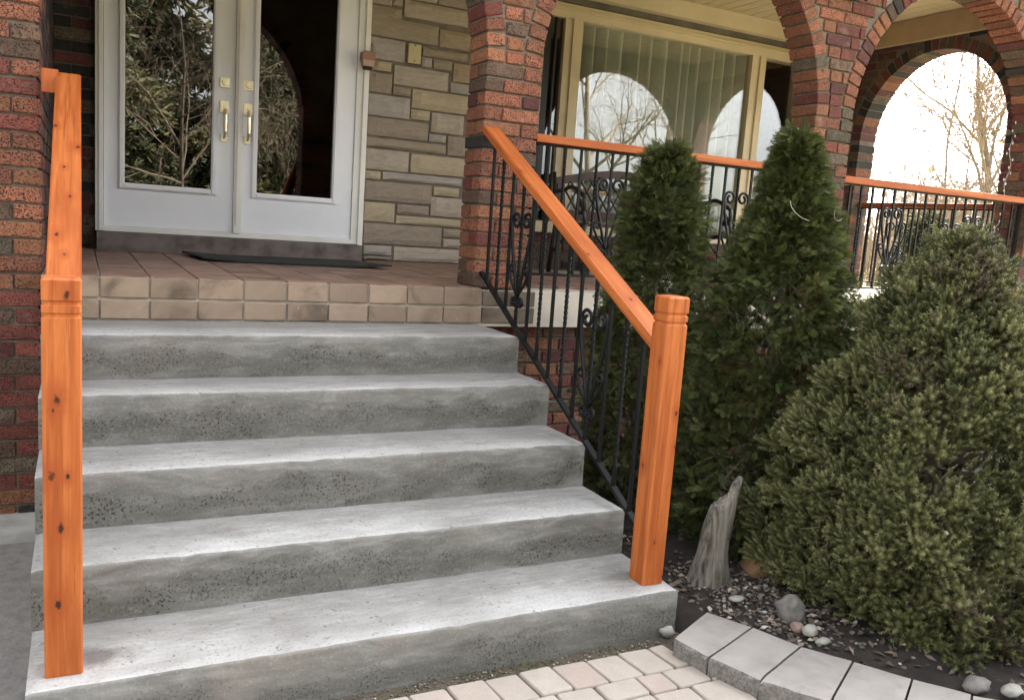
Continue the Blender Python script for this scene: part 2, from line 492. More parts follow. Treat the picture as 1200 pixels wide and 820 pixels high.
def paver_mat(name, a, b):
    t = NT(name)
    v = t.coord(20.0)
    oi = t.n('ShaderNodeObjectInfo')
    c = t.ramp(oi.outputs['Random'], [(0.0, a), (0.35, b), (0.7, (0.38, 0.335, 0.29)), (1.0, (0.34, 0.29, 0.258))])
    c = t.mix(t.ramp(t.noise(v, 14, 5, 0.65), [(0.3, 0.55), (0.6, 0.0)]), c, (0.30, 0.27, 0.235))
    c = t.mix(t.ramp(t.noise(v, 160, 2), [(0.55, 0.0), (0.75, 0.4)]), c, (0.46, 0.42, 0.38))
    t.color(c)
    t.rough(0.9)
    t.bump(t.math('ADD', t.noise(v, 120, 4), t.noise(v, 25, 3)), 0.5, 0.004)
    return t.m
M['paver'] = paver_mat('paver_concrete', (0.36, 0.285, 0.25), (0.40, 0.355, 0.305))
def slab_mat():
    t = NT('border_slab_concrete')
    v = t.coord(12.0)
    c = t.ramp(t.noise(v, 6, 5, 0.6), [(0.25, (0.20, 0.185, 0.17)), (0.5, (0.285, 0.265, 0.245)), (0.75, (0.34, 0.315, 0.295))])
    c = t.mix(t.ramp(t.noise(v, 17, 4), [(0.62, 0.0), (0.74, 0.5)]), c, (0.17, 0.155, 0.145))
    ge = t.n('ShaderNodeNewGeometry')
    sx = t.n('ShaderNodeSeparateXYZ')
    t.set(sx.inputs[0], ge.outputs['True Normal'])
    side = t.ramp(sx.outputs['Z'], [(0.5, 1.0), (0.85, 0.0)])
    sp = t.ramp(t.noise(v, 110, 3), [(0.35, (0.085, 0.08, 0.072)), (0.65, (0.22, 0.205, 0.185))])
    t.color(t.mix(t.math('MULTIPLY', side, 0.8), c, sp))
    t.rough(0.92)
    t.bump(t.math('ADD', t.noise(v, 130, 4), t.math('MULTIPLY', side, t.noise(v, 45, 4))), 0.55, 0.005)
    return t.m
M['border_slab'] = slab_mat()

def ground_mat(name, a, b, c, s=3.0, bump=0.6):
    t = NT(name)
    v = t.coord(0)
    f = t.noise(v, s, 7, 0.65)
    g = t.noise(v, s * 18, 4, 0.6)
    col = t.ramp(f, [(0.3, a), (0.5, b), (0.72, c)])
    t.color(t.mix(t.ramp(g, [(0.4, 0.0), (0.75, 0.5)]), col, tuple(x * 0.5 for x in a)))
    t.rough(0.95)
    t.bump(t.math('ADD', g, t.noise(v, s * 60, 3)), bump, 0.01)
    return t.m
M['soil'] = ground_mat('soil', (0.022, 0.017, 0.014), (0.042, 0.033, 0.027), (0.08, 0.065, 0.054), 7.0, 1.0)
M['lawn'] = ground_mat('lawn', (0.15, 0.145, 0.07), (0.23, 0.21, 0.11), (0.32, 0.285, 0.165), 0.8)
M['drive'] = ground_mat('driveway_asphalt', (0.21, 0.20, 0.19), (0.255, 0.243, 0.23), (0.29, 0.28, 0.265), 1.3, 0.3)
M['joint'] = ground_mat('joint_dirt', (0.11, 0.085, 0.062), (0.15, 0.12, 0.088), (0.15, 0.14, 0.09), 9.0, 0.8)
M['curb'] = simple('curb_concrete', (0.48, 0.47, 0.44), 0.9, 0.2, 8, 0.5, 80)

def leaf_mat(name, stops, rough=0.6, trans=0.15):
    t = NT(name)
    a = t.n('ShaderNodeAttribute')
    a.attribute_name = 'tone'
    c = t.ramp(a.outputs['Fac'], stops)
    t.color(c)
    t.rough(rough)
    t.b.inputs['Specular IOR Level'].default_value = 0.3
    if trans:
        td = t.n('ShaderNodeBsdfTranslucent')
        t.set(td.inputs['Color'], c)
        mx = t.n('ShaderNodeMixShader')
        mx.inputs[0].default_value = trans
        t.t.links.new(t.b.outputs[0], mx.inputs[1])
        t.t.links.new(td.outputs[0], mx.inputs[2])
        t.t.links.new(mx.outputs[0], t.out.inputs['Surface'])
    return t.m
M['cedar_leaf'] = leaf_mat('cedar_leaf', [(0.0, (0.085, 0.055, 0.028)), (0.10, (0.034, 0.040, 0.016)), (0.35, (0.052, 0.068, 0.021)), (0.7, (0.092, 0.110, 0.029)), (1.0, (0.185, 0.19, 0.05))])
M['spruce_leaf'] = leaf_mat('spruce_leaf', [(0.0, (0.10, 0.075, 0.05)), (0.14, (0.085, 0.075, 0.04)), (0.22, (0.054, 0.064, 0.026)), (0.5, (0.106, 0.116, 0.045)), (0.8, (0.178, 0.184, 0.074)), (1.0, (0.25, 0.245, 0.12))])
M['far_leaf'] = leaf_mat('conifer_needles', [(0.0, (0.035, 0.04, 0.02)), (0.5, (0.07, 0.08, 0.032)), (1.0, (0.17, 0.15, 0.07))])
M['litter'] = leaf_mat('dry_leaf', [(0.0, (0.06, 0.045, 0.035)), (0.5, (0.16, 0.12, 0.09)), (0.8, (0.30, 0.26, 0.22)), (1.0, (0.42, 0.38, 0.33))], trans=0.0)
M['pebble'] = leaf_mat('gravel', [(0.0, (0.09, 0.075, 0.065)), (0.6, (0.20, 0.18, 0.16)), (1.0, (0.42, 0.40, 0.37))], trans=0.0)

def drift_mat():
    t = NT('driftwood')
    s = t.coord(0, (26, 26, 2.2))
    g = t.noise(s, 1.0, 6, 0.65, 1.2)
    b = t.noise(t.coord(0), 9, 4)
    c = t.ramp(g, [(0.36, (0.035, 0.03, 0.025)), (0.47, (0.16, 0.145, 0.12)), (0.7, (0.30, 0.28, 0.24))])
    t.color(t.mix(t.ramp(b, [(0.5, 0.0), (0.75, 0.5)]), c, (0.15, 0.13, 0.085)))
    t.rough(0.9)
    t.bump(g, 0.9, 0.012)
    return t.m
M['driftwood'] = drift_mat()
M['log'] = simple('log_wood', (0.27, 0.16, 0.085), 0.9, 0.35, 22, 0.8, 60, stretch=(1, 1, 0.25))
M['rock_grey'] = simple('rock_grey', (0.17, 0.16, 0.15), 0.9, 0.25, 25, 0.7, 120)
M['rock_pale'] = simple('rock_pale', (0.30, 0.295, 0.26), 0.85, 0.15, 25, 0.4, 120)
M['rock_brown'] = simple('rock_brown', (0.25, 0.18, 0.15), 0.9, 0.2, 25, 0.6, 120)

# ------------------------------------------------------------------ the measured place
SY = [0.0, 0.354, 0.664, 0.995, 1.290]                 # front edge of each step
SZ = [0.157, 0.332, 0.512, 0.694, 0.865]               # its tread height
SXR = [1.998, 1.993, 1.986, 1.985, 1.970]
TILE_Y, FLOOR_Z = 1.716, 1.051
ARC_Y, ARC_B = 1.77, 1.985                             # arcade front and back faces
SPRING = 2.178
COURSE, BH = 0.0705, 0.0605
WALL_Y = 3.90
CEIL = 3.32
SIDE_X, SIDE_B = 6.40, 6.60

# ================================================================== SETTING
def sheet(name, x0, x1, y0, y1, z, mat, label=None, n=1):
    b = MB()
    b.add([(x0, y0, z), (x1, y0, z), (x1, y1, z), (x0, y1, z)], [(0, 1, 2, 3)])
    o = b.build(name, mat)
    o['kind'] = 'structure'
    return o
sheet('ground', -300, 300, -300, 300, -0.14, M['lawn'])
def slab_struct(name, x0, x1, y0, y1, z0, z1, mat):
    b = MB(); b.box(x0, x1, y0, y1, z0, z1)
    o = b.build(name, mat); o['kind'] = 'structure'
    return o
slab_struct('driveway', -6.0, -0.004, -9.0, 1.50, -0.135, -0.004, M['drive'])
patio = slab_struct('patio', 0.0, 2.9, -6.0, -0.001, -0.135, -0.010, M['joint'])
slab_struct('patio_strip', -0.002, 2.05, 0.0, 0.05, -0.135, -0.009, M['joint'])

# garden bed: soil that stays behind the border slabs
BORDER_BACK = [(2.10, 0.06), (2.127, -0.008), (2.206, -0.159), (2.270, -0.322), (2.360, -0.461), (2.459, -0.607), (2.562, -0.739), (2.69, -0.86), (2.85, -0.96), (3.05, -1.04), (3.3, -1.09)]
BORDER_FRONT = [(1.85, 0.0), (1.888, -0.131), (1.922, -0.277), (1.982, -0.442), (2.095, -0.614), (2.204, -0.763), (2.312, -0.902), (2.47, -1.06), (2.68, -1.20), (2.93, -1.31), (3.22, -1.38)]
MIDL = [((a[0] * 0.6 + b[0] * 0.4), (a[1] * 0.6 + b[1] * 0.4)) for a, b in zip(BORDER_BACK, BORDER_FRONT)]
def bed_side(x, y):
    """signed distance to the border's middle line, positive in the bed"""
    best, sg = 1e9, 1
    for (ax, ay), (bx, by) in zip(MIDL[:-1], MIDL[1:]):
        dx, dy = bx - ax, by - ay
        t = max(0, min(1, ((x - ax) * dx + (y - ay) * dy) / (dx * dx + dy * dy)))
        px, py = ax + dx * t, ay + dy * t
        d = math.hypot(x - px, y - py)
        if d < best:
            best = d
            sg = 1 if (dx * (y - ay) - dy * (x - ax)) > 0 else -1
    if x < 2.0: sg = -1
    if x > 3.26: sg = 1 if y > -1.22 else -1
    return best * sg
def soil_z(x, y):
    h = 0.045 + 0.022 * noise.noise((x * 3.1, y * 3.1, 0)) + 0.012 * noise.noise((x * 11, y * 11, 3)) + 0.006 * noise.noise((x * 30, y * 30, 5))
    h -= 0.03 * max(0, min(1, (y - 0.3) / 1.2))
    return h
b = MB()
NX, NY = 110, 80
xs = [2.0 + 6.0 * (i / NX) ** 1.4 for i in range(NX + 1)]
ys = [-1.45 + 3.30 * j / NY for j in range(NY + 1)]
for y in ys:
    for x in xs:
        s = bed_side(x, y)
        z = soil_z(x, y)
        if s < 0.0: z = -0.12
        elif s < 0.06: z = -0.02 + (z + 0.02) * (s / 0.06)
        b.v.append((x, y, z))
for j in range(NY):
    for i in range(NX):
        a = j * (NX + 1) + i
        b.f.append((a, a + 1, a + NX + 2, a + NX + 1)); b.m.append(0)
o = b.build('garden_bed', M['soil'], None, True)
o['kind'] = 'structure'

# pavers (each one a piece of the patio)
def paver(x0, x1, y0, y1, skew0=0.0, skew1=0.0):
    g = 0.0028
    bm = bmesh.new()
    zt, zb = random.uniform(-0.002, 0.003), -0.05
    pts = [(x0 + g, y1 - g), (x0 + g + skew0, y0 + g), (x1 - g + skew1, y0 + g), (x1 - g, y1 - g)]
    pts = [(px + random.uniform(-.003, .003), py + random.uniform(-.003, .003)) for px, py in pts]
    cx, cy = sum(p[0] for p in pts) / 4, sum(p[1] for p in pts) / 4
    # rounded corners: each corner becomes three points
    ring = []
    r = 0.007
    for i in range(4):
        p = Vector(pts[i]); a = Vector(pts[i - 1]); c = Vector(pts[(i + 1) % 4])
        da = (a - p).normalized() * r; dc = (c - p).normalized() * r
        ring += [p + da, p + (da + dc) * 0.28, p + dc]
    k = len(ring)
    top = [bm.verts.new((q.x - cx + (cx - q.x) * 0.075, q.y - cy + (cy - q.y) * 0.075, zt)) for q in ring]
    mid = [bm.verts.new((q.x - cx + (cx - q.x) * 0.02, q.y - cy + (cy - q.y) * 0.02, zt - 0.003)) for q in ring]
    low = [bm.verts.new((q.x - cx, q.y - cy, zt - 0.010)) for q in ring]
    bot = [bm.verts.new((q.x - cx, q.y - cy, zb)) for q in ring]
    bm.faces.new(top)
    for A, B in ((top, mid), (mid, low), (low, bot)):
        for i in range(k): bm.faces.new((A[i], B[i], B[(i + 1) % k], A[(i + 1) % k]))
    bm.normal_update()
    bmesh.ops.recalc_face_normals(bm, faces=bm.faces[:])
    me = bpy.data.meshes.new('paver')
    bm.to_mesh(me); bm.free()
    for p in me.polygons: p.use_smooth = len(p.vertices) == 4
    me.materials.append(M['paver'])
    return link('paver', me, patio, None, Matrix.Translation((cx, cy, 0)) @ Matrix.Rotation(random.uniform(-.02, .02), 4, 'Z'))
def row_cut(x0, x1, widths):
    xs_ = [x0]; i = 0
    while xs_[-1] < x1 - 0.03:
        xs_.append(xs_[-1] + widths[i % len(widths)] * random.uniform(0.95, 1.05)); i += 1
    return xs_
e = [0.0, 0.125, 0.245, 0.37, 0.49, 0.61, 0.735, 0.86, 0.98, 1.097, 1.225, 1.342, 1.459, 1.590, 1.717, 1.838, 1.905]
for a, c in zip(e[:-1], e[1:]): paver(a, c, -0.205, -0.058, 0.012, 0.012)
yy = -0.208
for ri, (h, ws) in enumerate([(0.10, [0.15, 0.10, 0.13]), (0.145, [0.11, 0.15, 0.16, 0.12]), (0.105, [0.16, 0.11, 0.14]), (0.145, [0.13, 0.16, 0.11]), (0.10, [0.12, 0.16]), (0.145, [0.15, 0.11, 0.13]), (0.105, [0.16, 0.12]), (0.145, [0.12, 0.15])]):
    ee = row_cut(0.0 - 0.06 * (ri % 2), 2.24, ws)
    for a, c in zip(ee[:-1], ee[1:]):
        if bed_side((a + c) / 2, yy - h / 2) < 0.10: paver(a, c, yy - h, yy)
    yy -= h + 0.002

# ================================================================== HOUSE
house = empty('house', (3.2, 1.75, 0), 0, 'red brick house with arched front porch, double entry doors and stone facing', 'house')
bpy.context.view_layer.update()
HW = house.matrix_world.inverted()

def hpart(name, mb, mats, parent=None, smooth=False, label=None):
    """A part of the house given in world coordinates."""
    me = mb.mesh(name, mats, smooth)
    o = bpy.data.objects.new(name, me)
    COL.objects.link(o)
    o.parent = parent or house
    if parent is None: o.matrix_local = HW
    if label: o['label'] = label
    return o

# ---- bricks: collected first, then the 300 that show largest become objects
SPECS = []        # (wall part, centre, 3x3 axes, size, material)
def spec(part, c, ax, size, pal):
    mat = random.choices(BRICKS, BW[pal])[0] if pal in BW else pal
    SPECS.append((part, Vector(c), ax, size, mat))
AX_FRONT = Matrix(((1, 0, 0), (0, 1, 0), (0, 0, 1)))
def ax_rot_z(a): return Matrix.Rotation(a, 3, 'Z')

def wall_row(part, origin, udir, u0, u1, z0, dep, pal, offset=0.0, length=0.196, gap=0.0095, h=BH, inset=0.0):
    """One course along udir (unit vector in XY); the outward normal is udir turned -90 degrees."""
    ax = Matrix(((udir[0], -udir[1], 0), (udir[1], udir[0], 0), (0, 0, 1)))
    u = u0 - offset
    while u < u1 - 0.02:
        a, c = max(u, u0), min(u + length, u1)
        if c - a > 0.025:
            m = (a + c) / 2
            cx = origin[0] + udir[0] * m - udir[1] * (dep / 2 + inset)
            cy = origin[1] + udir[1] * m + udir[0] * (dep / 2 + inset)
            spec(part, (cx, cy, z0 + h / 2), ax, (c - a, dep, h), pal)
        u += length + gap

# ---- arcade mortar core
ARCHES = [(-0.02, 1.93), (2.24, 4.16), (4.475, 6.37)]
TOPZ = 3.60
REC = 0.013
def arch_core(mb, conv, segs, z_bot, z_top, front, back, spring, arches):
    """conv(u, w, z) -> world; solid columns between arches plus the arch strips."""
    def prism(poly):
        n = len(poly)
        vs = [conv(u, front, z) for u, z in poly] + [conv(u, back, z) for u, z in poly]
        fs = [tuple(range(n)), tuple(range(2 * n - 1, n - 1, -1))]
        fs += [(i, i + n, (i + 1) % n + n, (i + 1) % n) for i in range(n)]
        mb.add(vs, fs)
    for a, c in segs: prism([(a, z_bot), (c, z_bot), (c, z_top), (a, z_top)])
    for a, c in arches:
        a2, c2 = a - REC, c + REC
        R = (c2 - a2) / 2; cx = (a2 + c2) / 2; N = 24
        for i in range(N):
            t0, t1 = PI - PI * i / N, PI - PI * (i + 1) / N
            p0 = (cx + R * math.cos(t0), spring + R * math.sin(t0)); p1 = (cx + R * math.cos(t1), spring + R * math.sin(t1))
            prism([p0, p1, (p1[0], z_top), (p0[0], z_top)])
b = MB()
arch_core(b, lambda u, w, z: (u, w, z), [(-3.0, -0.02 - REC), (6.37 + REC, 6.68 - REC)], -0.13, TOPZ, ARC_Y + REC, ARC_B, SPRING, [])
arch_core(b, lambda u, w, z: (u, w, z), [(1.93 + REC, 2.24 - REC), (4.16 + REC, 4.475 - REC)], FLOOR_Z, TOPZ, ARC_Y + REC, ARC_B - REC, SPRING, ARCHES)
arcade = hpart('arcade_wall', b, M['mortar'])
REC = 0.005
b = MB()
SC, SR, SS = 2.75, 0.69, 2.35
arch_core(b, lambda u, w, z: (w, u, z), [(ARC_B + 0.002, SC - SR - REC), (SC + SR + REC, WALL_Y)], FLOOR_Z - 0.9, TOPZ - 0.003, SIDE_X + REC, SIDE_B - REC, SS, [(SC - SR, SC + SR)])
side_wall = hpart('side_wall', b, M['mortar_pale'])
REC = 0.013

def ring(part, conv, cx, R, spring, front, depth, pal, rot_axis, n=None):
    n = n or int(round(PI * (R + 0.05) / (COURSE + 0.002)))
    for i in range(n):
        t = PI * (i + 0.5) / n
        u, z = cx + (R + 0.05) * math.cos(t), spring + (R + 0.05) * math.sin(t)
        if rot_axis == 'Y': ax = Matrix.Rotation(-t, 3, 'Y')      # local X radial, Z tangential, Y depth
        else: ax = Matrix(((0, 1, 0), (math.cos(t), 0, -math.sin(t)), (math.sin(t), 0, math.cos(t))))
        spec(part, conv(u, front + depth / 2, z), ax, (0.098, depth, 0.0625 * (R + 0.02) / (R + 0.05)), pal)
for (a, c), pal in zip(ARCHES, ['warm', 'warm', 'mix']):
    ring(arcade, lambda u, w, z: (u, w, z), (a + c) / 2, (c - a) / 2, SPRING, ARC_Y, ARC_B - ARC_Y, pal, 'Y')
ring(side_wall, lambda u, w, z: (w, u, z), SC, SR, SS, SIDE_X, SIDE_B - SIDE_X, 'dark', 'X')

# columns below the springing
def column(part, x0, x1, z0, n, pal):
    for k in range(n):
        z = z0 + k * COURSE
        hd = 0.0945
        if k % 2 == 0:
            spec(part, (x0 + hd / 2, (ARC_Y + ARC_B) / 2, z + BH / 2), AX_FRONT, (hd, ARC_B - ARC_Y, BH), pal)
            spec(part, ((x0 + hd + 0.0095 + x1) / 2, ARC_Y + 0.05, z + BH / 2), AX_FRONT, (x1 - x0 - hd - 0.0095, 0.098, BH), pal)
            spec(part, ((x0 + hd + 0.0095 + x1) / 2, ARC_B - 0.05, z + BH / 2), AX_FRONT, (x1 - x0 - hd - 0.0095, 0.098, BH), pal)
        else:
            spec(part, (x0 + (x1 - x0 - hd - 0.0095) / 2, ARC_Y + 0.05, z + BH / 2), AX_FRONT, (x1 - x0 - hd - 0.0095, 0.098, BH), pal)
            spec(part, (x1 - hd / 2, ARC_Y + 0.05, z + BH / 2), AX_FRONT, (hd, 0.098, BH), pal)
            spec(part, ((x0 + x1) / 2, ARC_B - 0.05, z + BH / 2), AX_FRONT, (x1 - x0, 0.098, BH), pal)
column(arcade, 1.93, 2.24, FLOOR_Z + 0.004, 16, 'warm')
column(arcade, 4.16, 4.475, FLOOR_Z + 0.004, 16, 'mix')
column(arcade, 6.37, 6.68, FLOOR_Z + 0.004, 16, 'dark')
# spandrels
def spandrel(part, xl_fn, xr_fn, z0, n, pal, y=ARC_Y):
    for k in range(n):
        z = z0 + k * COURSE
        l = max(xl_fn(z + 0.0), xl_fn(z + BH)) + 0.009; r = min(xr_fn(z), xr_fn(z + BH)) - 0.009
        if r - l > 0.03: wall_row(part, (0, y), (1, 0), l, r, z, 0.098, pal, 0.103 if k % 2 else 0.0)
def out_r(i, side):
    a, c = ARCHES[i]; cx, R = (a + c) / 2, (c - a) / 2 + 0.10
    def f(z):
        d = z - SPRING
        if d >= R: return cx
        s = math.sqrt(max(0, R * R - d * d))
        return cx + s if side > 0 else cx - s
    return f
NSP = 16
spandrel(arcade, out_r(0, 1), out_r(1, -1), SPRING + 0.004, NSP, 'warm')
spandrel(arcade, out_r(1, 1), out_r(2, -1), SPRING + 0.004, NSP, 'red')
spandrel(arcade, out_r(2, 1), lambda z: 6.68, SPRING + 0.004, NSP, 'warm')
spandrel(arcade, lambda z: -0.9, out_r(0, -1), SPRING + 0.004, NSP, 'warm')
# left pillar and the wall going left
for k in range(31):
    z = SPRING - 0.0095 - BH - k * COURSE + 0.004
    wall_row(arcade, (0, ARC_Y), (1, 0), -0.80, -0.02, z, 0.098, 'warm' if z > 0.95 else 'red', 0.0, 0.196) if False else None
    # corner brick first so that the pillar ends in alternate stretchers and headers
    first = 0.196 if k % 2 else 0.0945
    x1 = -0.02
    ln = first
    cnt = 0
    while x1 > -2.78:
        x0 = x1 - ln
        dep = ARC_B - ARC_Y if (cnt == 0 and ln < 0.1) else 0.098
        spec(arcade, ((x0 + x1) / 2, ARC_Y + dep / 2, z + BH / 2), AX_FRONT, (ln, dep, BH), 'warm' if z > 0.98 else 'low')
        if cnt == 0 and ln > 0.1:
            spec(arcade, (x1 - 0.05, ARC_B - 0.0525, z + BH / 2), AX_FRONT, (0.098, 0.105, BH), 'dark')
        x1 = x0 - 0.0095; ln = 0.196; cnt += 1
# side wall: pier next to the house, spandrels round its arch
for k in range(31):
    z = FLOOR_Z + 0.004 + k * COURSE
    zt = z + BH
    def half(zz):
        d = zz - SS
        if d < 0: return SR
        Ro = SR + 0.10
        return math.sqrt(max(0, Ro * Ro - d * d)) + 0.009
    hlf = max(half(z), half(zt)) if zt > SS else SR
    if hlf < 0.02: hlf = 0.0
    wall_row(side_wall, (SIDE_X, 0), (0, -1), -(WALL_Y - 0.01), -(SC + hlf), z, SIDE_B - SIDE_X, 'dark', 0.103 if k % 2 else 0.0) if False else None
    def srow(y0, y1, off):
        u = y0 - off
        while u < y1 - 0.02:
            a, c = max(u, y0), min(u + 0.196, y1)
            if c - a > 0.025:
                spec(side_wall, (SIDE_X + (SIDE_B - SIDE_X) / 2, (a + c) / 2, z + BH / 2), AX_FRONT, (SIDE_B - SIDE_X, c - a, BH), 'dark')
            u += 0.2055
    if z < CEIL:
        srow(SC + hlf, WALL_Y - 0.01, 0.103 if k % 2 else 0.0)
        srow(ARC_B + 0.006, SC - hlf, 0.103 if k % 2 else 0.0)

# ---- rear wall of the porch (mortar core with openings), brick where the photo shows it
DX0, DX1 = 0.205, 1.93           # door frame
WX0, WX1 = 3.36, 6.10            # window frame
b = MB()
wb = WALL_Y + 0.22
b.box(-3.0, DX0, WALL_Y + REC, wb, -0.1, TOPZ)
b.box(DX0, DX1, WALL_Y + REC, wb, 3.28, TOPZ)
b.box(DX0, DX1, WALL_Y + REC, wb, -0.1, 1.165)
b.box(DX1, WX0, WALL_Y + REC + 0.006, wb, -0.1, TOPZ)
b.box(WX0, WX1, WALL_Y + REC, wb, -0.1, 1.345)
b.box(WX0, WX1, WALL_Y + REC, wb, 3.14, TOPZ)
b.box(WX1, 6.62, WALL_Y + REC, wb, -0.1, TOPZ)
b.box(-0.02 - 0.2, -0.02 - REC, ARC_B + 0.001, WALL_Y + REC - 0.001, -0.1, TOPZ - 0.002)
rear_wall = hpart('rear_wall', b, M['mortar_pale'])
for k in range(30):
    z = FLOOR_Z + 0.004 + k * COURSE
    if z > CEIL: break
    off = 0.103 if k % 2 else 0.0
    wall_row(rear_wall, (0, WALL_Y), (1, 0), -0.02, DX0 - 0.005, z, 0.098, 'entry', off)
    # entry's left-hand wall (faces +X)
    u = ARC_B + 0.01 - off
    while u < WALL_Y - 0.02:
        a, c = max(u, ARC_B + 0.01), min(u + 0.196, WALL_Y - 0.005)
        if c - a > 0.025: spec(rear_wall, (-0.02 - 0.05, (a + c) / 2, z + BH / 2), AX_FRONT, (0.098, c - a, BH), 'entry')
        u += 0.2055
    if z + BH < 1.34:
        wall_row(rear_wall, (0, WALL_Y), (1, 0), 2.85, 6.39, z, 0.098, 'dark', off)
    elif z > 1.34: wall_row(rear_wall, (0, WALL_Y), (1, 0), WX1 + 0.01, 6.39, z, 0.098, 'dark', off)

# ---- foundation under the porch
b = MB()
b.box(1.985, 6.66, 1.83 + REC, 2.0, -0.13, 0.852)
found = hpart('foundation_wall', b, M['mortar_pale'])
for k in range(13):
    z = 0.852 - 0.006 - BH - k * COURSE
    wall_row(found, (0, 1.83), (1, 0), 1.99, 6.65, z, 0.098, 'low', 0.103 if k % 2 else 0.0)
b = MB(); b.box(-3.0, -0.03, 1.505, 1.79, -0.13, 0.03); hpart('wall_footing', b, M['curb'])

# ---- turn the brick specs into objects
VIEW = cam.matrix_world.inverted()
def seen_size(c, size):
    p = VIEW @ c
    if p.z > -0.1: return -1
    x, y = 1200 * (30 / 36) * p.x / -p.z, 1200 * (30 / 36) * p.y / -p.z
    if abs(x) > 612 or abs(y) > 424: return -1
    return 1000 / -p.z
scored = []
for i, s in enumerate(SPECS):
    c = s[1]
    sc = seen_size(c, s[3])
    if sc > 0:
        # the faces turned to the camera, in pixels
        d = (CAM_POS - c).normalized()
        ax = s[2]
        ar = 0
        for q, (u, v) in enumerate([(1, 2), (0, 2), (0, 1)]):
            n_ = Vector((ax[0][q], ax[1][q], ax[2][q]))
            ar += abs(n_.dot(d)) * s[3][u] * s[3][v]
        sc = sc * sc * ar
        if s[0] is rear_wall and c.x > 2.5: sc *= 0.25     # behind the railing, bench and shrubs
        if s[0] is found and c.x > 2.9: sc = -1            # wholly behind the shrubs
        if s[0] is arcade and c.y > ARC_B - 0.09 and s[3][1] < 0.11: sc = -1   # back-face bricks
    scored.append((sc, i))
scored.sort(reverse=True)
INDIV = set(i for sc, i in scored[:295] if sc > 40)
_cache = {}
joined = {}
bev_tmp = {}
for i, (part, c, ax, size, mat) in enumerate(SPECS):
    jig = Matrix.Rotation(random.uniform(-0.012, 0.012), 3, 'Z') @ Matrix.Rotation(random.uniform(-0.01, 0.01), 3, 'X')
    c = c + Vector((random.uniform(-.001, .001), random.uniform(-.0025, .0015), random.uniform(-.001, .001)))
    rot = (ax @ jig).to_4x4()
    mw = Matrix.Translation(c) @ rot
    if i in INDIV:
        key = (tuple(round(x * 250) for x in size), i % 3, mat)
        if key not in _cache:
            me = bev_box(*size, 0.0045, 1, M[mat], 'brick')
            for v in me.vertices: v.co += Vector((random.uniform(-.0018, .0018), random.uniform(-.0015, .0015), random.uniform(-.0016, .0016)))
            _cache[key] = me
        o = bpy.data.objects.new('brick', _cache[key])
        COL.objects.link(o)
        o.parent = part
        o.matrix_local = mw          # wall parts carry world coordinates in their meshes
    else:
        J = joined.setdefault('b', MB())
        J.box(-size[0] / 2, size[0] / 2, -size[1] / 2, size[1] / 2, -size[2] / 2, size[2] / 2, BRICKS.index(mat), mw)
o = hpart('brickwork', joined['b'], [M[k] for k in BRICKS])
o['kind'] = 'stuff'

# ---- stone facing beside the door
STONES = [(2.199, 2.701, 2.804, 2.924, 0), (1.951, 2.109, 2.856, 2.946, 1), (2.111, 2.188, 2.866, 2.975, 1), (2.455, 2.693, 2.93, 3.036, 1), (2.194, 2.448, 2.932, 2.99, 0), (1.956, 2.186, 2.768, 2.851, 2), (1.96, 2.472, 2.641, 2.779, 3), (2.479, 2.729, 2.639, 2.765, 4), (1.96, 2.223, 2.484, 2.634, 5), (2.353, 2.711, 2.555, 2.623, 2), (2.349, 2.433, 2.479, 2.55, 5), (2.441, 2.594, 2.478, 2.55, 3), (2.602, 2.745, 2.407, 2.543, 4), (1.981, 2.124, 2.406, 2.476, 7), (2.143, 2.568, 2.326, 2.465, 0), (1.963, 2.136, 2.253, 2.395, 2), (2.143, 2.282, 2.255, 2.317, 2), (2.587, 2.753, 2.327, 2.401, 5), (2.29, 2.743, 2.178, 2.316, 7), (1.962, 2.28, 2.092, 2.244, 5), (2.287, 2.438, 2.099, 2.172, 7), (2.448, 2.714, 2.023, 2.168, 0), (1.962, 2.432, 1.951, 2.083, 2), (2.439, 2.576, 1.953, 2.012, 5), (2.588, 2.755, 1.867, 2.012, 2), (1.961, 2.58, 1.872, 1.942, 3), (1.961, 2.29, 1.712, 1.861, 0), (2.304, 2.747, 1.715, 1.855, 7), (1.961, 2.082, 1.641, 1.702, 7), (2.093, 2.727, 1.645, 1.706, 5), (1.966, 2.485, 1.49, 1.632, 2), (2.497, 2.707, 1.563, 1.632, 7), (1.965, 2.202, 1.337, 1.48, 7), (2.217, 2.471, 1.407, 1.48, 2), (2.481, 2.749, 1.407, 1.553, 0), (2.212, 2.745, 1.332, 1.396, 7), (1.967, 2.585, 1.175, 1.327, 2), (2.595, 2.744, 1.254, 1.322, 3), (2.598, 2.749, 1.175, 1.246, 0), (1.975, 2.192, 1.095, 1.166, 5), (1.979, 2.195, 1.06, 1.087, 2), (2.207, 2.758, 1.06, 1.167, 0),
          (1.957, 2.44, 2.996, 3.12, 2), (2.45, 2.75, 3.045, 3.12, 0), (1.957, 2.75, 3.13, 3.30, 3)]
y_ = FLOOR_Z + 0.01
kk = 0
while y_ < 3.28:        # the strip that runs on behind the column
    hh = [0.10, 0.07, 0.15, 0.12][kk % 4]
    hh = min(hh, 3.30 - y_)
    STONES.append((2.768, 3.06 + 0.05 * (kk % 2), y_, y_ + hh - 0.009, [0, 2, 5, 7, 3][kk % 5]))
    STONES.append((3.07 + 0.05 * (kk % 2), WX0 - 0.006, y_, y_ + hh - 0.009, [2, 0, 7, 3, 5][kk % 5]))
    y_ += hh; kk += 1
b = MB(); b.box(DX1 + 0.022, WX0 - 0.001, WALL_Y - 0.012, WALL_Y + REC + 0.004, FLOOR_Z, 3.31)
facing = hpart('stone_facing', b, M['mortar'])
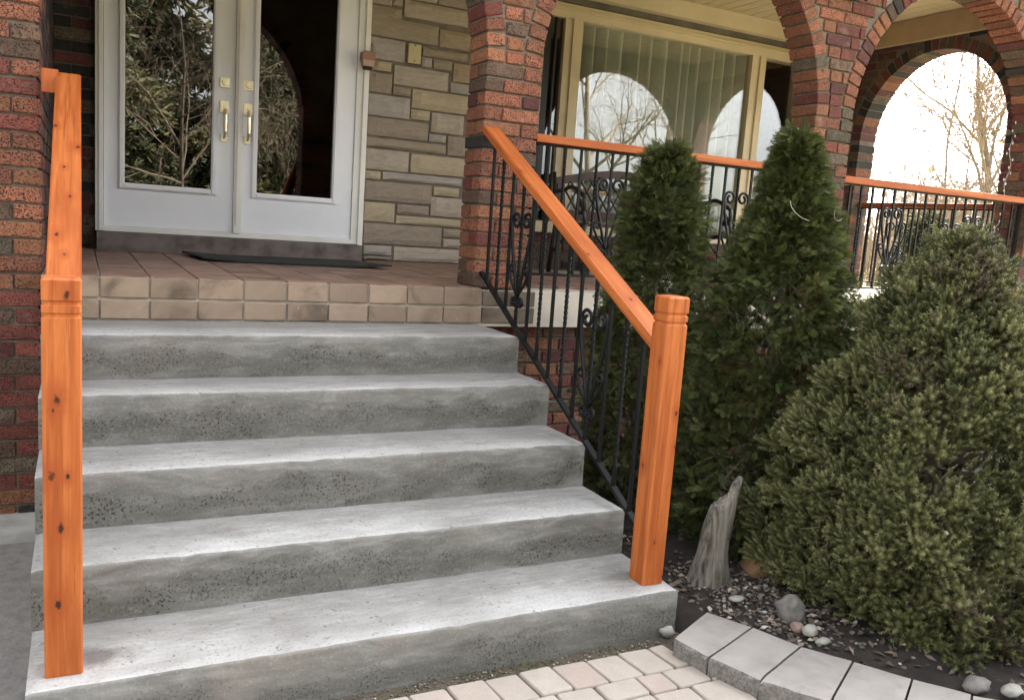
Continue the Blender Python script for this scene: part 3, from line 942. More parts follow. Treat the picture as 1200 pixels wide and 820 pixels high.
for (u0, u1, z0, z1, mi) in STONES:
    g = 0.003
    w, h, d = (u1 - u0) / 2 - g, (z1 - z0) / 2 - g, 0.030
    if w < 0.01 or h < 0.006: continue
    nx, nz = (7, 4) if w > 0.12 else (4, 3)
    mb = MB()
    sd = random.uniform(0, 90)
    for j in range(nz + 1):
        for i in range(nx + 1):
            a, c = -1 + 2 * i / nx, -1 + 2 * j / nz
            edge = max(abs(a), abs(c))
            dp = -d + 0.007 * noise.noise((a * w * 14 + sd, c * h * 24, sd)) + 0.004 * noise.noise((a * w * 40, c * h * 60 + sd, 0))
            if edge > 0.999: dp = -d * 0.55
            x_ = a * w + (0.003 * noise.noise((c * 3 + sd, a, 0)) if abs(a) > .99 else 0)
            z_ = c * h + (0.003 * noise.noise((a * 5 + sd, c, 4)) if abs(c) > .99 else 0)
            mb.v.append((x_, dp, z_))
    for j in range(nz):
        for i in range(nx):
            q = j * (nx + 1) + i
            mb.f.append((q, q + 1, q + nx + 2, q + nx + 1)); mb.m.append(0)
    rim = [i for i in range(nx + 1)] + [j * (nx + 1) + nx for j in range(1, nz + 1)] + [nz * (nx + 1) + i for i in range(nx - 1, -1, -1)] + [j * (nx + 1) for j in range(nz - 1, 0, -1)]
    base = len(mb.v)
    for r_ in rim: mb.v.append((mb.v[r_][0], 0.004, mb.v[r_][2]))
    for q in range(len(rim)):
        q2 = (q + 1) % len(rim)
        mb.f.append((rim[q2], rim[q], base + q, base + q2)); mb.m.append(0)
    me = mb.mesh('stone', STONE[mi], False)
    o = bpy.data.objects.new('stone', me); COL.objects.link(o); o.parent = facing
    o.matrix_local = Matrix.Translation(((u0 + u1) / 2, WALL_Y - 0.012, (z0 + z1) / 2))

# ---- porch floor, tiles
b = MB()
b.box(-0.02, 1.962, 1.728, WALL_Y + 0.1, 0.60, FLOOR_Z - 0.004)
floor_ = hpart('porch_floor', b, M['grout'])
b = MB()
b.box(1.967, 6.70, 1.752, WALL_Y + 0.1, 0.8525, FLOOR_Z - 0.012)
slab_o = hpart('porch_slab', b, M['slab'])
TW = 0.1945
def tile(x0, x1, y0, y1, z0, z1, mat):
    me = bev_box(x1 - x0 - 0.007, y1 - y0 - (0.007 if z1 - z0 < 0.03 else 0), z1 - z0 - (0.007 if z1 - z0 > 0.03 else 0), 0.003, 1, mat, 'tile')
    o = bpy.data.objects.new('tile', me); COL.objects.link(o); o.parent = floor_
    o.matrix_local = Matrix.Translation(((x0 + x1) / 2 + random.uniform(-.001, .001), (y0 + y1) / 2 + random.uniform(-.001, .001), (z0 + z1) / 2 + random.uniform(-.0007, .0007)))
    o.rotation_euler = (random.uniform(-.004, .004), random.uniform(-.004, .004), random.uniform(-.003, .003))
    return o
for i in range(10):
    x0 = 0.0 + (i * TW if i else -0.015); x1 = (i + 1) * TW + (0.018 if i == 9 else 0)
    tile(x0, x1, TILE_Y, TILE_Y + 0.016, 0.960, FLOOR_Z + 0.003, M['tile'])
    tile(x0, x1, TILE_Y - 0.001, TILE_Y + 0.016, 0.870, 0.957, M['tile'])
for r in range(11):
    for i in range(10):
        x0 = 0.0 + (i * TW if i else -0.015); x1 = (i + 1) * TW + (0.018 if i == 9 else 0)
        y0 = TILE_Y + 0.017 + r * TW
        if y0 > 3.62 and 0.1 < x0 < 1.85: continue
        tile(x0, x1, y0, min(y0 + TW, WALL_Y - 0.02), FLOOR_Z - 0.006, FLOOR_Z + 0.004, M['tile_floor'])
for r in range(10):
    for i in range(7):
        x0 = 1.972 + i * TW; y0 = 1.99 + r * TW
        if x0 < 1.96: continue
        tile(x0, x0 + TW, y0, min(y0 + TW, WALL_Y - 0.02), FLOOR_Z - 0.016, FLOOR_Z + 0.003, M['tile_floor'])
for x0, x1 in ((1.972, 2.165), (2.168, 2.285)):
    for z0, z1 in ((0.958, FLOOR_Z - 0.008), (0.868, 0.955)):
        tile(x0, x1, 1.741, 1.757, z0, z1, M['tile_dark'])

# ---- ceiling of tongue-and-groove planks
b = MB(); b.box(-0.02, 6.62, ARC_B - 0.02, WALL_Y + 0.1, CEIL + 0.014, CEIL + 0.05)
ceil_o = hpart('porch_ceiling', b, M['fascia'])
x = 0.0
while x < 6.38:
    me = _cache.get('plank')
    if me is None:
        me = bev_box(0.121, WALL_Y - ARC_B - 0.012, 0.014, 0.004, 1, M['ceiling_cream'], 'plank'); _cache['plank'] = me
    o = bpy.data.objects.new('plank', me); COL.objects.link(o); o.parent = ceil_o
    o.matrix_local = Matrix.Translation((x + 0.065, (ARC_B + WALL_Y) / 2, CEIL + 0.006 + random.uniform(-.0008, .0008)))
    x += 0.1295
b = MB(); b.box(SIDE_X - 0.055, SIDE_X - 0.004, ARC_B + 0.004, WALL_Y - 0.09, 3.13, CEIL - 0.003); hpart('fascia_board', b, M['fascia'])
b = MB(); b.box(2.9, SIDE_X - 0.06, WALL_Y - 0.085, WALL_Y - 0.004, 3.185, CEIL - 0.003); hpart('fascia_board', b, M['cream'])

# ---- upper wall, eaves and roof (above the frame)
b = MB()
b.box(-3.0, 6.70, 1.25, 9.5, 3.604, 3.66)
hpart('eave_soffit', b, M['ceiling_cream'])
b = MB()
x0, x1, y0, y1, zb, zt = -3.4, 7.1, 1.1, 9.7, 3.664, 5.6
b.add([(x0, y0, zb), (x1, y0, zb), (x1, y1, zb), (x0, y1, zb), (x0 + 2.6, (y0 + y1) / 2, zt), (x1 - 2.6, (y0 + y1) / 2, zt)],
      [(0, 3, 2, 1), (0, 1, 5, 4), (1, 2, 5), (2, 3, 4, 5), (3, 0, 4)])
hpart('roof', b, M['roof'])
b = MB()
b.box(-3.0, -2.8, 2.0, 9.2, -0.1, 3.60); b.box(6.42, 6.62, wb + 0.001, 9.2, -0.1, 3.60); b.box(-2.8, 6.42, 9.0, 9.2, -0.1, 3.60)
hpart('outer_wall', b, M['brick_brown'])
b = MB(); b.box(-2.8, 6.42, wb + 0.002, 9.0, 0.95, 1.12); hpart('inside_floor', b, M['interior'])
b = MB(); b.box(-2.8, 6.42, wb + 0.002, 9.0, 3.40, 3.45); b.box(-2.8, 6.42, 5.9, 5.95, 1.12, 3.40); b.box(2.6, 2.65, wb + 0.003, 5.89, 1.12, 3.40)
hpart('inside_wall', b, M['interior'])

# ---- front doors
dh = FLOOR_Z
b = MB(); b.box(0.212, 1.898, 3.65, WALL_Y + 0.1, FLOOR_Z - 0.003, 1.166)
sill = hpart('door_step', b, M['sill_conc'])
fy = 3.845
b = MB()
b.box(0.207, 0.252, fy, WALL_Y + 0.08, 1.168, 3.27); b.box(1.868, 1.912, fy, WALL_Y + 0.08, 1.168, 3.27)
b.box(0.252, 1.868, fy, WALL_Y + 0.08, 3.215, 3.27)
b.box(1.913, 1.948, fy - 0.022, WALL_Y + 0.02, 1.150, 3.30)
b.box(0.226, 0.248, fy - 0.012, fy - 0.001, 1.170, 3.27)
dframe = hpart('door_frame', b, M['frame_white'])
b = MB(); b.box(0.252, 1.868, fy - 0.015, WALL_Y + 0.04, 1.1675, 1.19); b.box(0.252, 1.868, fy + 0.005, WALL_Y + 0.02, 1.191, 1.199)
hpart('threshold', b, M['frame_white'])
def door_leaf(x0, x1, g0, g1, hand):
    z0, z1, gz0, gz1 = 1.201, 3.21, 1.475, 3.03
    y0, y1 = fy + 0.018, fy + 0.060
    mb = MB()
    mb.box(x0, g0, y0, y1, z0, z1); mb.box(g1, x1, y0, y1, z0, z1)
    mb.box(g0, g1, y0, y1, z0, gz0); mb.box(g0, g1, y0, y1, gz1, z1)
    leaf = hpart('door', mb, M['door_white'])
    mb = MB()
    f = 0.034
    for (a, c, e_, g_) in ((g0 - f, g0 + 0.004, gz0 - f, gz1 + f), (g1 - 0.004, g1 + f, gz0 - f, gz1 + f), (g0 + 0.0045, g1 - 0.0045, gz0 - f, gz0 + 0.004), (g0 + 0.0045, g1 - 0.0045, gz1 - 0.004, gz1 + f)):
        vx, vz = 0.010, 0.010
        mb.box(a, c, y0 - 0.010, y0 + 0.02, e_, g_)
        if c - a < 0.1: mb.box(a + 0.008, c - 0.008, y0 - 0.022, y0 - 0.0098, e_ + 0.008, g_ - 0.008)
        else: mb.box(a, c, y0 - 0.022, y0 - 0.0098, e_ + 0.008, g_ - 0.008)
    hpart('glass_frame', mb, M['door_white'], leaf)
    mb = MB(); mb.box(g0, g1, y0 + 0.012, y0 + 0.022, gz0, gz1)
    hpart('pane', mb, M['door_glass'], leaf)
    hx = hand
    mb = MB()       # deadbolt
    mb.box(hx - 0.030, hx + 0.030, y0 - 0.012, y0 - 0.0005, 2.150, 2.212)
    mb.tube([(hx, y0 - 0.011, 2.181), (hx, y0 - 0.024, 2.181)], [0.021, 0.018], 14)
    mb.tube([(hx, y0 - 0.0235, 2.181), (hx, y0 - 0.030, 2.181)], [0.010, 0.009], 10)
    hpart('deadbolt', mb, M['brass'], leaf)
    mb = MB()       # grip handle
    mb.box(hx - 0.028, hx + 0.028, y0 - 0.012, y0 - 0.0005, 1.985, 2.063)
    mb.box(hx - 0.020, hx + 0.020, y0 - 0.010, y0 - 0.0005, 1.800, 1.847)
    mb.tube([(hx, y0 - 0.011, 2.005), (hx, y0 - 0.048, 2.000), (hx, y0 - 0.056, 1.97), (hx, y0 - 0.058, 1.92), (hx, y0 - 0.054, 1.865), (hx, y0 - 0.040, 1.832), (hx, y0 - 0.008, 1.825)], [0.010, 0.012, 0.013, 0.013, 0.012, 0.010, 0.009], 8)
    mb.box(hx - 0.010, hx + 0.010, y0 - 0.032, y0 - 0.012, 2.022, 2.030)
    hpart('handle', mb, M['brass'], leaf)
    return leaf
door_leaf(0.255, 1.045, 0.372, 0.905, 0.980)
door_leaf(1.102, 1.865, 1.194, 1.722, 1.131)
b = MB(); b.box(1.047, 1.100, fy - 0.002, fy + 0.06, 1.199, 3.214); b.box(1.062, 1.086, fy - 0.014, fy - 0.0015, 1.25, 3.21)
b.box(1.050, 1.098, fy - 0.026, fy - 0.0145, 1.199, 1.245)
hpart('astragal', b, M['frame_white'])

# ---- porch window
wy = WALL_Y - 0.005
frame = MB()
GX0, GX1 = 3.70, 5.46
wz0, wz1 = 1.345, 3.13
frame.box(3.54, 3.70, wy, WALL_Y + 0.12, wz0 + 0.09, 3.02); frame.box(5.46, 5.62, wy, WALL_Y + 0.12, wz0 + 0.09, 3.02)
frame.box(WX0, WX1, wy - 0.003, WALL_Y + 0.12, 3.0205, 3.13)
frame.box(WX0, WX1, wy - 0.03, WALL_Y + 0.12, wz0, wz0 + 0.0895)
frame.box(6.04, 6.10, wy, WALL_Y + 0.12, wz0 + 0.09, 3.02)
frame.box(3.605, 3.62, wy - 0.018, wy - 0.0005, wz0 + 0.09, 3.02); frame.box(5.54, 5.555, wy - 0.018, wy - 0.0005, wz0 + 0.09, 3.02)
frame.box(WX0, WX1, wy - 0.022, wy - 0.0035, 3.075, 3.095)
win = hpart('window', frame, M['cream'])
b = MB(); b.box(GX0, GX1, WALL_Y + 0.035, WALL_Y + 0.045, wz0 + 0.09, 3.02); hpart('pane', b, M['window_glass'], win)
b = MB(); b.box(5.62, 6.04, WALL_Y + 0.035, WALL_Y + 0.045, wz0 + 0.09, 3.02); hpart('pane', b, M['window_glass'], win)
b = MB(); b.box(3.42, 3.54, WALL_Y + 0.035, WALL_Y + 0.045, wz0 + 0.09, 3.02); hpart('pane', b, M['door_glass'], win)
b = MB()
b.box(WX0 + 0.001, 3.42, wy + 0.004, WALL_Y + 0.10, wz0 + 0.09, 3.02); b.box(3.47, 3.485, WALL_Y + 0.02, WALL_Y + 0.034, wz0 + 0.09, 3.02)
hpart('dark_sash', b, M['dark_sash'], win)
b = MB()
NC = 420
for j in range(2):
    for i in range(NC + 1):
        u = i / NC
        xx = 3.60 + u * 1.90
        ph = xx * 2 * PI / 0.135 + 1.4 * math.sin(xx * 5.1) + 0.8 * math.sin(xx * 13)
        dd = 0.072 * math.sin(ph) + 0.016 * math.sin(2 * ph + 1) + 0.02 * math.sin(xx * 17)
        b.v.append((xx + 0.012 * math.cos(ph), WALL_Y + 0.165 + dd, [1.30, 3.12][j]))
for i in range(NC): b.f.append((i, i + 1, NC + 2 + i, NC + 1 + i)); b.m.append(0)
hpart('curtain', b, M['curtain'], win, True)

# ================================================================== STEPS
steps = empty('concrete_steps', (1.0, 0.0, 0.0), 0, 'five broad grey concrete steps rising to the tiled porch', 'steps')
def make_step(k):
    y0, z1 = SY[k], SZ[k]
    z0 = SZ[k - 1] if k else -0.05
    y1 = (SY[k + 1] if k < 4 else TILE_Y) + 0.03
    xr = SXR[k]; xl = -0.002 * k
    r = 0.011
    prof = []
    nR = 7
    for i in range(nR + 1): prof.append((y0 - 0.002 + 0.004 * (i / nR), z0 + (z1 - r - z0) * i / nR, 0))
    for i in range(1, 4):
        a = PI / 2 * i / 3
        prof.append((y0 + 0.002 + r - r * math.cos(a), z1 - r + r * math.sin(a), 0 if i < 2 else 1))
    for i in range(1, 10): prof.append((y0 + r + (y1 - y0 - r) * i / 9, z1 - 0.0006 * 0, 1))
    n = 120
    mb = MB()
    m = len(prof)
    for i in range(n + 1):
        x = xl + (xr - xl) * i / n
        for (py, pz, mt) in prof:
            d = 0.0022 * noise.noise((x * 6 + k * 9, py * 14, pz * 14)) + 0.0012 * noise.noise((x * 30, py * 30 + k, pz * 30))
            edge = abs(py - y0) < 0.02 and abs(pz - z1) < 0.02
            chip = max(0.0, noise.noise((x * 9 + 40 * k, 3, 1)) - 0.28) * 0.040 if edge else 0
            if edge: chip += 0.006 * noise.noise((x * 22, k * 3.3, 2))
            ez = 0.0
            if i == n or i == 0:
                ez = -0.004
            mb.v.append((x, py + (d if mt == 0 else 0) + chip * 0.6, pz + (d if mt else 0) - chip * 0.7 + (ez if mt else 0)))
    for i in range(n):
        for j in range(m - 1):
            a = i * m + j
            mb.f.append((a, a + m, a + m + 1, a + 1)); mb.m.append(1 if prof[j][2] and prof[j + 1][2] else 0)
    for i in (0, n):      # end faces
        base = len(mb.v)
        xe = mb.v[i * m + m - 1][0]
        ringv = [mb.v[i * m + j] for j in range(m)] + [(xe, 1.725, z1 - 0.006), (xe, 1.725, z0)]
        dx = 0.0
        mb.v += ringv
        q = tuple(base + t for t in range(m + 2))
        mb.f.append(q if i else q[::-1]); mb.m.append(0)
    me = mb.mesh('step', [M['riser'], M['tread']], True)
    at = me.attributes.new('nosing_fade', 'FLOAT', 'POINT')
    at.data.foreach_set('value', [max(0.0, min(1.0, ((v_[2] - z0) / (z1 - z0)) if v_[1] < y0 + 0.008 else (y1 - v_[1]) / (y1 - y0))) for v_ in mb.v])  # rises up the riser, falls off over the tread towards the back
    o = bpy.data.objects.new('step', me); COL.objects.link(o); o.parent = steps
    o.matrix_local = Matrix.Translation((-1.0, 0, 0))
    # sharp end edges
    return o
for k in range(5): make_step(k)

# ================================================================== STAIR RAILINGS
PW = 0.088
def post_mesh(h, mat, w=PW):
    zs = [(0, 0), (0.0, 0), (h - 0.098, 0), (h - 0.094, 0.004), (h - 0.088, 0.004), (h - 0.084, 0), (h - 0.068, 0), (h - 0.064, 0.004), (h - 0.058, 0.004), (h - 0.054, 0), (h - 0.006, 0), (h, 0.006)]
    mb = MB()
    c = 0.005
    for z, ins in zs[1:]:
        a = w / 2 - ins
        for (px, py) in ((-a + c, -a), (a - c, -a), (a, -a + c), (a, a - c), (a - c, a), (-a + c, a), (-a, a - c), (-a, -a + c)): mb.v.append((px, py, z))
    k = len(zs) - 1
    for i in range(k - 1):
        for j in range(8): mb.f.append((i * 8 + j, i * 8 + (j + 1) % 8, (i + 1) * 8 + (j + 1) % 8, (i + 1) * 8 + j)); mb.m.append(0)
    mb.f.append(tuple(range(7, -1, -1))); mb.m.append(0)
    mb.f.append(tuple((k - 1) * 8 + j for j in range(8))); mb.m.append(0)
    return mb.mesh('newel_post', mat)

def spiral(cx, cz, r0, r1, a0, a1, n=14):
    return [(cx + (r0 + (r1 - r0) * i / n) * math.cos(a0 + (a1 - a0) * i / n), cz + (r0 + (r1 - r0) * i / n) * math.sin(a0 + (a1 - a0) * i / n)) for i in range(n + 1)]
def scroll_mesh(conv, s=1.0, hgt=0.43):
    """Heart scroll with small side curls; conv(a, z) maps the flat design to local space."""
    mb = MB()
    k = hgt / 0.43
    for sg in (-1, 1):
        pts = [(0.004, 0.02), (0.020, 0.08), (0.042, 0.15), (0.066, 0.23), (0.084, 0.30), (0.088, 0.35)]
        pts += spiral(0.050, 0.372, 0.042, 0.013, -0.25, 2 * PI * 1.22, 20)
        mb.tube([conv(sg * a * s, z * k) for a, z in pts], 0.0085, 5, flat=1.0)
        pts = [(0.004, 0.035), (0.030, 0.060), (0.060, 0.090), (0.080, 0.125)]
        pts += spiral(0.062, 0.150, 0.026, 0.008, -0.7, 2 * PI * 0.95, 14)
        mb.tube([conv(sg * a * s, z * k) for a, z in pts], 0.0075, 5)
        pts = spiral(0.030, 0.000, 0.024, 0.010, PI * 0.9, PI * 0.9 - 2 * PI * 1.1, 14)
        mb.tube([conv(sg * a * s, z * k) for a, z in pts], 0.0080, 5)
    for (a, z, r) in ((0, 0.0, 0.014), (0.016, 0.014, 0.010), (-0.016, 0.014, 0.010), (0.014, -0.016, 0.010), (-0.014, -0.016, 0.010)):
        p = Vector(conv(a * s, z * k))
        bm = bmesh.new(); bmesh.ops.create_icosphere(bm, subdivisions=1, radius=r)
        mb.add([v.co + p for v in bm.verts], [tuple(v.index for v in f.verts) for f in bm.faces])
        bm.free()
    return mb
def baluster_mb(p0, p1, twisted):
    mb = MB()
    p0, p1 = Vector(p0), Vector(p1)
    L = (p1 - p0).length
    if not twisted:
        mb.box(-0.0062, 0.0062, -0.0062, 0.0062, 0, L)
    else:
        n = max(8, int(L / 0.009))
        for i in range(n + 1):
            t = i / n
            z = t * L
            q = 0 if (t < 0.10 or t > 0.90) else (t - 0.10) / 0.80 * L * 55
            for j in range(4):
                a = q + PI / 4 + j * PI / 2
                mb.v.append((0.0092 * math.cos(a), 0.0092 * math.sin(a), z))
        for i in range(n):
            for j in range(4): mb.f.append((i * 4 + j, i * 4 + (j + 1) % 4, (i + 1) * 4 + (j + 1) % 4, (i + 1) * 4 + j)); mb.m.append(0)
    return mb

def stair_railing(px, rail_x, bal_x, label, knots_post, knots_rail, left):
    root = empty('stair_railing', (px, 0.11, SZ[0]), 0, label, 'railing')
    h = 1.024
    me = post_mesh(h, wood_mat('cedar_post', knots_post))
    o = link('newel_post', me, root)
    inv = Matrix.Translation((-px, -0.11, -SZ[0]))
    # handrail: local Z runs up the slope
    sl = 0.540
    ang = math.atan(sl)
    y_top, z_top = 1.757, 1.865
    y_bot = 0.11 + PW / 2 - 0.004
    L = (y_top - y_bot) / math.cos(ang)
    th = 0.036
    w = 0.090
    bm = bmesh.new()
    bmesh.ops.create_cube(bm, size=1.0)
    for v in bm.verts:
        zz = v.co.z * L
        # plumb cuts at both ends
        off = -(v.co.y * th) * math.tan(ang)
        v.co = Vector((v.co.x * w, v.co.y * th, zz + off))
    bmesh.ops.bevel(bm, geom=[e_ for e_ in bm.edges if abs(e_.verts[0].co.z - e_.verts[1].co.z) > 0.5], offset=0.004, segments=2, affect='EDGES')
    me = bpy.data.meshes.new('handrail'); bm.to_mesh(me); bm.free()
    me.materials.append(wood_mat('cedar_rail', knots_rail))
    hm = link('handrail', me, root)
    zdir = Vector((0, math.cos(ang), math.sin(ang))); ydir = Vector((0, -math.sin(ang), math.cos(ang))); xdir = ydir.cross(zdir)
    mid_y = (y_top + y_bot) / 2
    mid_z = z_top - (y_top - mid_y) * sl
    ctr = Vector((rail_x, mid_y, mid_z)) - ydir * (th / 2)
    R3 = Matrix((xdir, ydir, zdir)).transposed().to_4x4()
    hm.matrix_local = inv @ Matrix.Translation(ctr) @ R3
    # bottom bar
    def zb(y): return 1.135 - 0.537 * (1.779 - y)
    mb = MB()
    sgn = 1
    P = [(bal_x - 0.012, 0.135, zb(0.135)), (bal_x + 0.012, 0.135, zb(0.135)), (bal_x + 0.012, 1.765, zb(1.765)), (bal_x - 0.012, 1.765, zb(1.765))]
    mb.add([(p[0], p[1], p[2] - 0.008) for p in P] + [(p[0], p[1], p[2] + 0.008) for p in P], [(0, 3, 2, 1), (4, 5, 6, 7), (0, 1, 5, 4), (1, 2, 6, 5), (2, 3, 7, 6), (3, 0, 4, 7)])
    mb.box(bal_x - 0.012, bal_x + 0.012, 1.757, 1.768, zb(1.76) - 0.012, zb(1.76) + 0.012)
    link('bottom_bar', mb.mesh('bottom_bar', M['iron']), root, None, inv.copy())
    def zt(y): return z_top - (y_top - y) * sl - th / math.cos(ang)
    mb = MB()
    P = [(bal_x - 0.014, 0.16, zt(0.16)), (bal_x + 0.014, 0.16, zt(0.16)), (bal_x + 0.014, 1.752, zt(1.752)), (bal_x - 0.014, 1.752, zt(1.752))]
    mb.add([(p[0], p[1], p[2] - 0.009) for p in P] + [(p[0], p[1], p[2] - 0.001) for p in P], [(0, 3, 2, 1), (4, 5, 6, 7), (0, 1, 5, 4), (1, 2, 6, 5), (2, 3, 7, 6), (3, 0, 4, 7)])
    link('top_bar', mb.mesh('top_bar', M['iron']), root, None, inv.copy())
    for i in range(13):
        y = 1.700 - 0.1165 * i
        p0, p1 = (bal_x, y, zb(y) + 0.005), (bal_x, y, zt(y) - 0.004)
        tw = i % 2 == 1
        me = baluster_mb(p0, p1, tw).mesh('baluster', M['iron'])
        link('baluster', me, root, None, inv @ Matrix.Translation(p0))
    for i in (3, 9):
        y = 1.700 - 0.1165 * i
        z = zb(y) + 0.115
        mbs = scroll_mesh(lambda a, q: (bal_x, y + a, z + q), 1.1, 0.44)
        link('scroll', mbs.mesh('scroll', M['iron'], True), root, None, inv.copy())
    if left:
        mb = MB(); mb.box(-0.030, 0.030, -0.016, 0.016, -0.045, 0.045)
        me = mb.mesh('end_block', wood_mat('cedar_block', []))
        link('end_block', me, root, None, inv @ Matrix.Translation((rail_x - 0.065, y_top - 0.03, z_top - 0.045)))
    return root
KP_R = [(-0.010, -0.044, 0.16, 0.005), (-0.044, 0.02, 0.42, 0.007), (0.03, -0.044, 0.62, 0.006), (0.04, -0.044, 0.03, 0.005), (0.038, -0.044, 0.50, 0.005), (-0.044, -0.02, 0.80, 0.0045)]
KR_R = [(0.00, 0.018, -0.62, 0.006), (0.03, 0.018, -0.30, 0.005), (0.035, 0.018, 0.42, 0.006), (-0.045, 0.0, -0.28, 0.009)]
KP_L = [(-0.005, -0.044, 0.40, 0.009), (-0.012, -0.044, 0.725, 0.0085), (-0.012, -0.044, 0.20, 0.009), (-0.025, -0.044, 0.535, 0.0085), (0.012, -0.044, 0.53, 0.005), (0.012, -0.044, 0.985, 0.0085), (-0.02, -0.044, 0.70, 0.004)]
KR_L = [(0.0, 0.018, -0.47, 0.005), (0.022, 0.018, -0.36, 0.009), (-0.012, 0.018, -0.12, 0.006), (0.006, 0.018, 0.08, 0.005), (0.036, 0.018, 0.40, 0.007), (-0.034, 0.018, 0.24, 0.009)]
stair_railing(1.934, 1.970, 1.972, 'orange cedar handrail and newel post on the garden side, over black iron balusters', KP_R, KR_R, False)
stair_railing(0.084, 0.083, 0.060, 'orange cedar handrail and newel post beside the left brick pillar', KP_L, KR_L, True)

# ================================================================== PORCH RAILINGS
def porch_railing(p0, p1, label, top_z, bot_z, scrolls, nb, wood, rail_w=0.088):
    p0, p1 = Vector((*p0, 0)), Vector((*p1, 0))
    d = (p1 - p0); L = d.length; d.normalize()
    rz = math.atan2(d.y, d.x)
    root = empty('porch_railing', (p0.x, p0.y, FLOOR_Z), rz, label, 'railing')
    th = 0.042
    me = bev_box(rail_w, th, L, 0.004, 2, wood, 'handrail')
    # local Z of the timber lies along the railing
    link('handrail', me, root, None, Matrix.Translation((L / 2, 0, top_z - FLOOR_Z - th / 2)) @ Matrix(((0, 0, 1, 0), (1, 0, 0, 0), (0, 1, 0, 0), (0, 0, 0, 1))))
    mb = MB(); mb.box(0.004, L - 0.004, -0.014, 0.014, top_z - FLOOR_Z - th - 0.011, top_z - FLOOR_Z - th - 0.0005)
    link('top_bar', mb.mesh('top_bar', M['iron']), root)
    mb = MB(); mb.box(0.004, L - 0.004, -0.012, 0.012, bot_z - FLOOR_Z - 0.007, bot_z - FLOOR_Z + 0.007)
    link('bottom_bar', mb.mesh('bottom_bar', M['iron']), root)
    for q in (0.02, L - 0.02):
        mb = MB(); mb.box(q - 0.011, q + 0.011, -0.011, 0.011, 0.003, top_z - FLOOR_Z - th - 0.012)
        link('end_post', mb.mesh('end_post', M['iron']), root)
    H = top_z - th - 0.011 - bot_z
    sp = L / (nb + 1)
    bme = [baluster_mb((0, 0, 0), (0, 0, H - 0.001), False).mesh('baluster', M['iron']), baluster_mb((0, 0, 0), (0, 0, H - 0.001), True).mesh('baluster', M['iron'])]
    for i in range(nb):
        link('baluster', bme[i % 2], root, None, Matrix.Translation((sp * (i + 1), 0, bot_z - FLOOR_Z + 0.0065)))
    for i in scrolls:
        xx = sp * (i + 1)
        mbs = scroll_mesh(lambda a, q: (xx + a, 0, bot_z - FLOOR_Z + 0.13 + q), sp / 0.1, 0.43)
        link('scroll', mbs.mesh('scroll', M['iron'], True), root)
    return root
W_A = wood_mat('cedar_porch_rail', [(0.044, 0.0, -0.35, 0.007), (0.044, 0.005, 0.5, 0.006)])
porch_railing((2.246, 1.825), (4.154, 1.825), 'cedar topped iron railing under the first porch arch, in front of the bench', 1.862, 1.13, [4, 13], 18, W_A)
porch_railing((4.482, 1.825), (6.364, 1.825), 'cedar topped iron railing behind the rounded spruce, under the right front arch', 1.842, 1.13, [4, 12], 17, W_A)
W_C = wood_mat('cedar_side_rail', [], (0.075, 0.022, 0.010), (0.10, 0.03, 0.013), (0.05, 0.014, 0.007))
porch_railing((6.50, 2.066), (6.50, 3.434), 'darker railing closing the side arch at the porch end', 1.805, 1.10, [3, 8], 12, W_C)

# ================================================================== BENCH ON THE PORCH
bench = empty('garden_bench', (3.95, 3.25, FLOOR_Z + 0.004), 0, 'dark lattice backed bench with curved iron arms under the porch window', 'bench')
BW2 = 0.66
for s in (-1, 1):
    mb = MB()
    x = s * BW2
    mb.tube([(x, 0.18, 0.0), (x, 0.15, 0.20), (x, 0.12, 0.36), (x, 0.16, 0.55), (x, 0.20, 0.74)], [0.020, 0.018, 0.020, 0.018, 0.016], 8)
    mb.tube([(x, -0.33, 0.0), (x, -0.27, 0.14), (x, -0.26, 0.28), (x, -0.30, 0.37)], [0.020, 0.017, 0.018, 0.018], 8)
    mb.tube([(x, 0.12, 0.36), (x, -0.10, 0.34), (x, -0.30, 0.37)], 0.017, 8)
    mb.tube([(x, 0.17, 0.60)] + [(x, 0.02 - 0.17 * i / 6, 0.61 + 0.02 * math.sin(i / 6 * PI)) for i in range(7)] + [(x, -0.26, 0.56)] + [(x, -0.22 + 0.055 * math.cos(a), 0.50 + 0.055 * math.sin(a)) for a in (2.6, 3.4, 4.2, 5.0, 5.9)], 0.016, 8)
    mb.tube([(x, -0.30, 0.37), (x, -0.27, 0.45), (x, -0.20, 0.53)], 0.012, 6)
    mb.tube([(x, -0.25, 0.15), (x, -0.05, 0.28), (x, 0.13, 0.16)], 0.011, 6)
    link('end_frame', mb.mesh('end_frame', M['bench_iron'], True), bench)
def back_y(z): return 0.12 + (z - 0.36) * 0.21
mb = MB()
NB = 16
for i in range(NB):
    a, c = -BW2 + 2 * BW2 * i / NB, -BW2 + 2 * BW2 * (i + 1) / NB
    za, zc = 0.70 + 0.10 * math.cos(a / BW2 * PI / 2), 0.70 + 0.10 * math.cos(c / BW2 * PI / 2)
    ya, yc = back_y(za), back_y(zc)
    mb.add([(a, ya - 0.014, za - 0.06), (c, yc - 0.014, zc - 0.06), (c, yc + 0.014, zc - 0.06), (a, ya + 0.014, za - 0.06), (a, ya - 0.014, za), (c, yc - 0.014, zc), (c, yc + 0.014, zc), (a, ya + 0.014, za)],
           [(0, 3, 2, 1), (4, 5, 6, 7), (0, 1, 5, 4), (2, 3, 7, 6)] + ([(3, 0, 4, 7)] if i == 0 else []) + ([(1, 2, 6, 5)] if i == NB - 1 else []))
link('back_rail', mb.mesh('back_rail', M['bench_wood']), bench)
mb = MB(); mb.box(-BW2 + 0.015, BW2 - 0.015, back_y(0.44) - 0.014, back_y(0.44) + 0.014, 0.40, 0.47)
link('back_rail', mb.mesh('back_rail', M['bench_wood']), bench)
